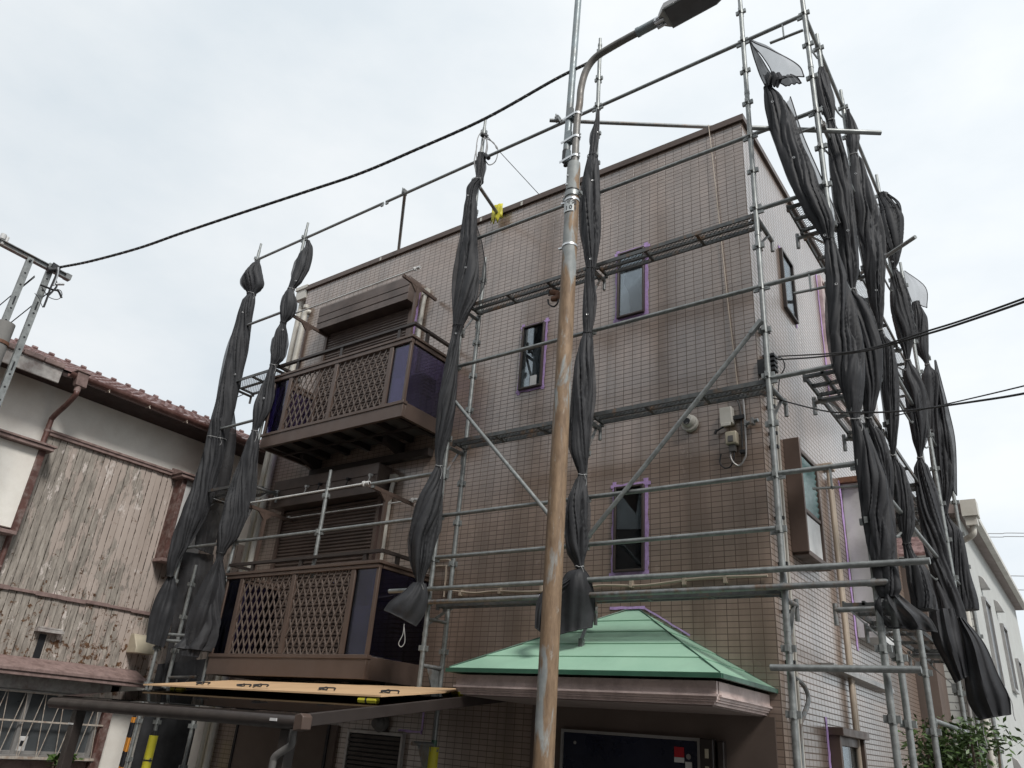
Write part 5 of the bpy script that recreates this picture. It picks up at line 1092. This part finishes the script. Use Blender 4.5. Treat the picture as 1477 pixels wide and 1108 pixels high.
# ------------------------------------------------------------------ neighbouring house at the right rear
W = thing('stuccoed_house', (-1.2, 17, GZ), 'white stuccoed house behind the right end of the scaffold, with white gutters', 'house')
hx, hy = -1.36, 14.0
MB().box(-9, hx, hy, 22.6, GZ, 3.80).build('wall', M['stucco_white'], W)
MB().box(-9, hx-.02, hy-.03, hy-.002, GZ, 3.75).build('front_siding', M['siding'], W)
mb = MB().prism([(hx-.3, hy-.35, 3.80), (hx+.16, hy-.35, 3.80), (hx+.16, hy-.35, 3.95), (hx-.3, hy-.35, 4.02)], (0, 9.2, 0)); mb.prism([(-9, hy-.35, 3.80), (hx-.3, hy-.35, 3.80), (hx-.3, hy-.35, 4.02), (-5, hy-.35, 5.2)], (0, 9.2, 0)); mb.build('roof', M['soffit'], W)
mb = MB().bar((hx+.20, hy-.30, 3.84), (hx+.20, 22.8, 3.84), .10, .10).bar((hx+.17, hy-.30, 3.95), (hx+.17, 22.8, 3.95), .03, .05); mb.build('gutter', M['cream'], W, bev=.01)
mb = MB().box(hx+.08, hx+.30, hy-.42, hy-.16, 3.72, 3.98).box(hx+.11, hx+.27, hy-.38, hy-.2, 3.58, 3.718); mb.path(smooth([(hx+.19, hy-.28, 3.58), (hx+.17, hy-.28, 3.45), (hx-.02, hy-.15, 3.38), (hx-.12, hy-.09, 3.30), (hx-.12, hy-.09, 2.8), (hx-.12, hy-.09, GZ)], 8), .045, 12); mb.build('drain_pipe', M['cream'], W)
MB().tube((hx-.3, hy-.09, GZ), (hx-.3, hy-.09, 3.6), .03, 10).build('drain_pipe', M['alu'], W)
def rwin(px0, py0, px1, py1, label=None, slat=False):
    a_, b_ = atX(px0, py0, hx), atX(px1, py1, hx); y0_, y1_ = sorted((a_.y, b_.y)); z0_, z1_ = sorted((a_.z, b_.z))
    mb = MB().box(hx+.002, hx+.05, y0_, y0_+.05, z0_, z1_).box(hx+.002, hx+.05, y1_-.05, y1_, z0_, z1_).box(hx+.002, hx+.06, y0_+.05, y1_-.05, z1_-.05, z1_).box(hx+.002, hx+.06, y0_+.05, y1_-.05, z0_, z0_+.05); o = mb.build('window', M['alu'], W)
    MB().box(hx+.002, hx+.02, y0_+.05, y1_-.05, z0_+.05, z1_-.05).build('pane', M['frost'], o)
    if slat:
        mb = MB(); zz = z0_
        while zz < z1_: mb.box(hx+.062, hx+.075, y0_, y1_, zz, zz+.03); zz += .12
        for t_ in (0, .5, 1): mb.box(hx+.062, hx+.078, y0_+(y1_-y0_-.03)*t_, y0_+(y1_-y0_-.03)*t_+.03, z0_, z1_)
        mb.build('window_grille', M['brown_dark'], o)
def rwin2(y0_, y1_, z0_, z1_, slat=False):
    global hx
    a_ = pxof(hx, y0_, z0_); b_ = pxof(hx, y1_, z1_); rwin(*a_, *b_, slat=slat)
def pxof(X, Y, Z):
    q = [CM[i][0]*X+CM[i][1]*Y+CM[i][2]*Z for i in range(3)]; return (q[0]/q[2]*CF+738.5, q[1]/q[2]*CF+554)
rwin2(15.1, 15.9, 1.35, 2.75); rwin2(17.6, 18.4, 1.5, 2.7); rwin2(19.6, 20.3, .9, 2.3); rwin2(18.4, 19.8, -.7, .5, True)
for y_, z_ in ((15.3, 3.0), (17.3, 2.95), (15.4, .2)):
    MB().prism([(hx+.002, y_, z_-.08), (hx+.002, y_, z_+.14), (hx+.07, y_, z_+.10), (hx+.13, y_, z_-.08)], (0, .18, 0)).build('vent_hood', M['alu'], W, bev=.006)
# brown neighbour glimpsed between the sheets
K = thing('brown_shed', (-3, 13.3, GZ), 'low brown clapboard outbuilding glimpsed between the sheets, behind the tiled building', 'outbuilding')
MB().box(-4.5, -1.9, 13.05, 13.8, GZ, 3.0).build('wall', M['render_brown'], K); MB().prism([(-4.6, 12.98, 3.0), (-1.8, 12.98, 3.0), (-1.8, 13.4, 3.35), (-4.6, 13.4, 3.35)], (0, 0, .05)).build('roof', M['rooftile'], K)
# ------------------------------------------------------------------ plants
def leaves(name, c0, size, n, seed, label, cat, leaf=.05, stems=5):
    o = thing(name, (c0[0], c0[1], GZ), label, cat); r = random.Random(seed); mb = MB(); st = MB(); tips = []
    for k in range(stems):
        e = V(c0)+V((r.gauss(0,.5)*size[0], r.gauss(0,.5)*size[1], r.uniform(-.1,1)*size[2])); b0 = V((c0[0]+r.uniform(-.1,.1), c0[1]+r.uniform(-.1,.1), GZ)); mid = b0.lerp(e, .5)+V((r.uniform(-.1,.1), r.uniform(-.1,.1), .1)); st.path(smooth([b0, mid, e]), [.012]*12+[.008], 5); tips.append(e)
    st.build('stem', M['bark'], o)
    for k in range(n):
        t = r.choice(tips); p = t+V((r.gauss(0,.28)*size[0], r.gauss(0,.28)*size[1], r.gauss(0,.28)*size[2])); d1 = V((r.uniform(-1,1), r.uniform(-1,1), r.uniform(-.6,.6))).normalized(); d2 = d1.cross(V((r.uniform(-1,1), r.uniform(-1,1), 1))).normalized(); s_ = leaf*r.uniform(.6,1.3)
        mb.add([p-d1*s_, p+d2*s_*.42, p+d1*s_, p-d2*s_*.42], [(0,1,2), (0,2,3)])
    mb.build('foliage', M['leaf'], o, recalc=False)
p = atY(1372, 1085, 8.6); leaves('shrub', (p.x, p.y, p.z-.15), (.30, .5, .30), 2600, 4, 'leafy green shrub at the bottom right between the tiled building and white house', 'shrub', .035, 26)
p = atX(98, 1098, -10.9); leaves('ivy_plant', (p.x, p.y, p.z), (.12, .16, .06), 60, 6, 'small leafy plant below the grilled window, behind the carport post', 'plant', .07, 7)
# ------------------------------------------------------------------ unseen houses added across the street, behind the viewer, shading the front wall
for i, (xa, xb, hh, mm) in enumerate(((-19, -9.0, 7.0, 'render_brown'), (-8.4, .6, 8.0, 'render_brown'), (1.2, 11.0, 7.4, 'render_brown'))):
    o = thing('added_street_house', ((xa+xb)/2, -8, GZ), ('added unseen brown house across the street, left of three', 'added unseen brown rendered house across the street, middle of three', 'added unseen brown house across the street, right of three')[i], 'house', 'added unseen houses across the street')
    MB().box(xa, xb, -12, -3.9, GZ, hh).build('wall', M[mm], o)
    MB().prism([(xa-.4, -3.6, hh+.001), (xa-.4, -8, hh+1.4), (xa-.4, -12.4, hh+.001)], (xb-xa+.8, 0, 0)).build('roof', M['rooftile'], o)
    for k in range(3):
        for z_ in (-.9, 1.9):
            x_ = xa+1+(xb-xa-2.8)*k/2; w_ = MB().box(x_, x_+1.4, -3.9, -3.84, z_, z_+.06).box(x_, x_+1.4, -3.9, -3.84, z_+1.14, z_+1.2).box(x_, x_+.06, -3.9, -3.841, z_+.06, z_+1.14).box(x_+1.34, x_+1.4, -3.9, -3.841, z_+.06, z_+1.14).build('window', M['alu'], o); MB().box(x_+.06, x_+1.34, -3.899, -3.87, z_+.06, z_+1.14).build('pane', M['frost'], w_)
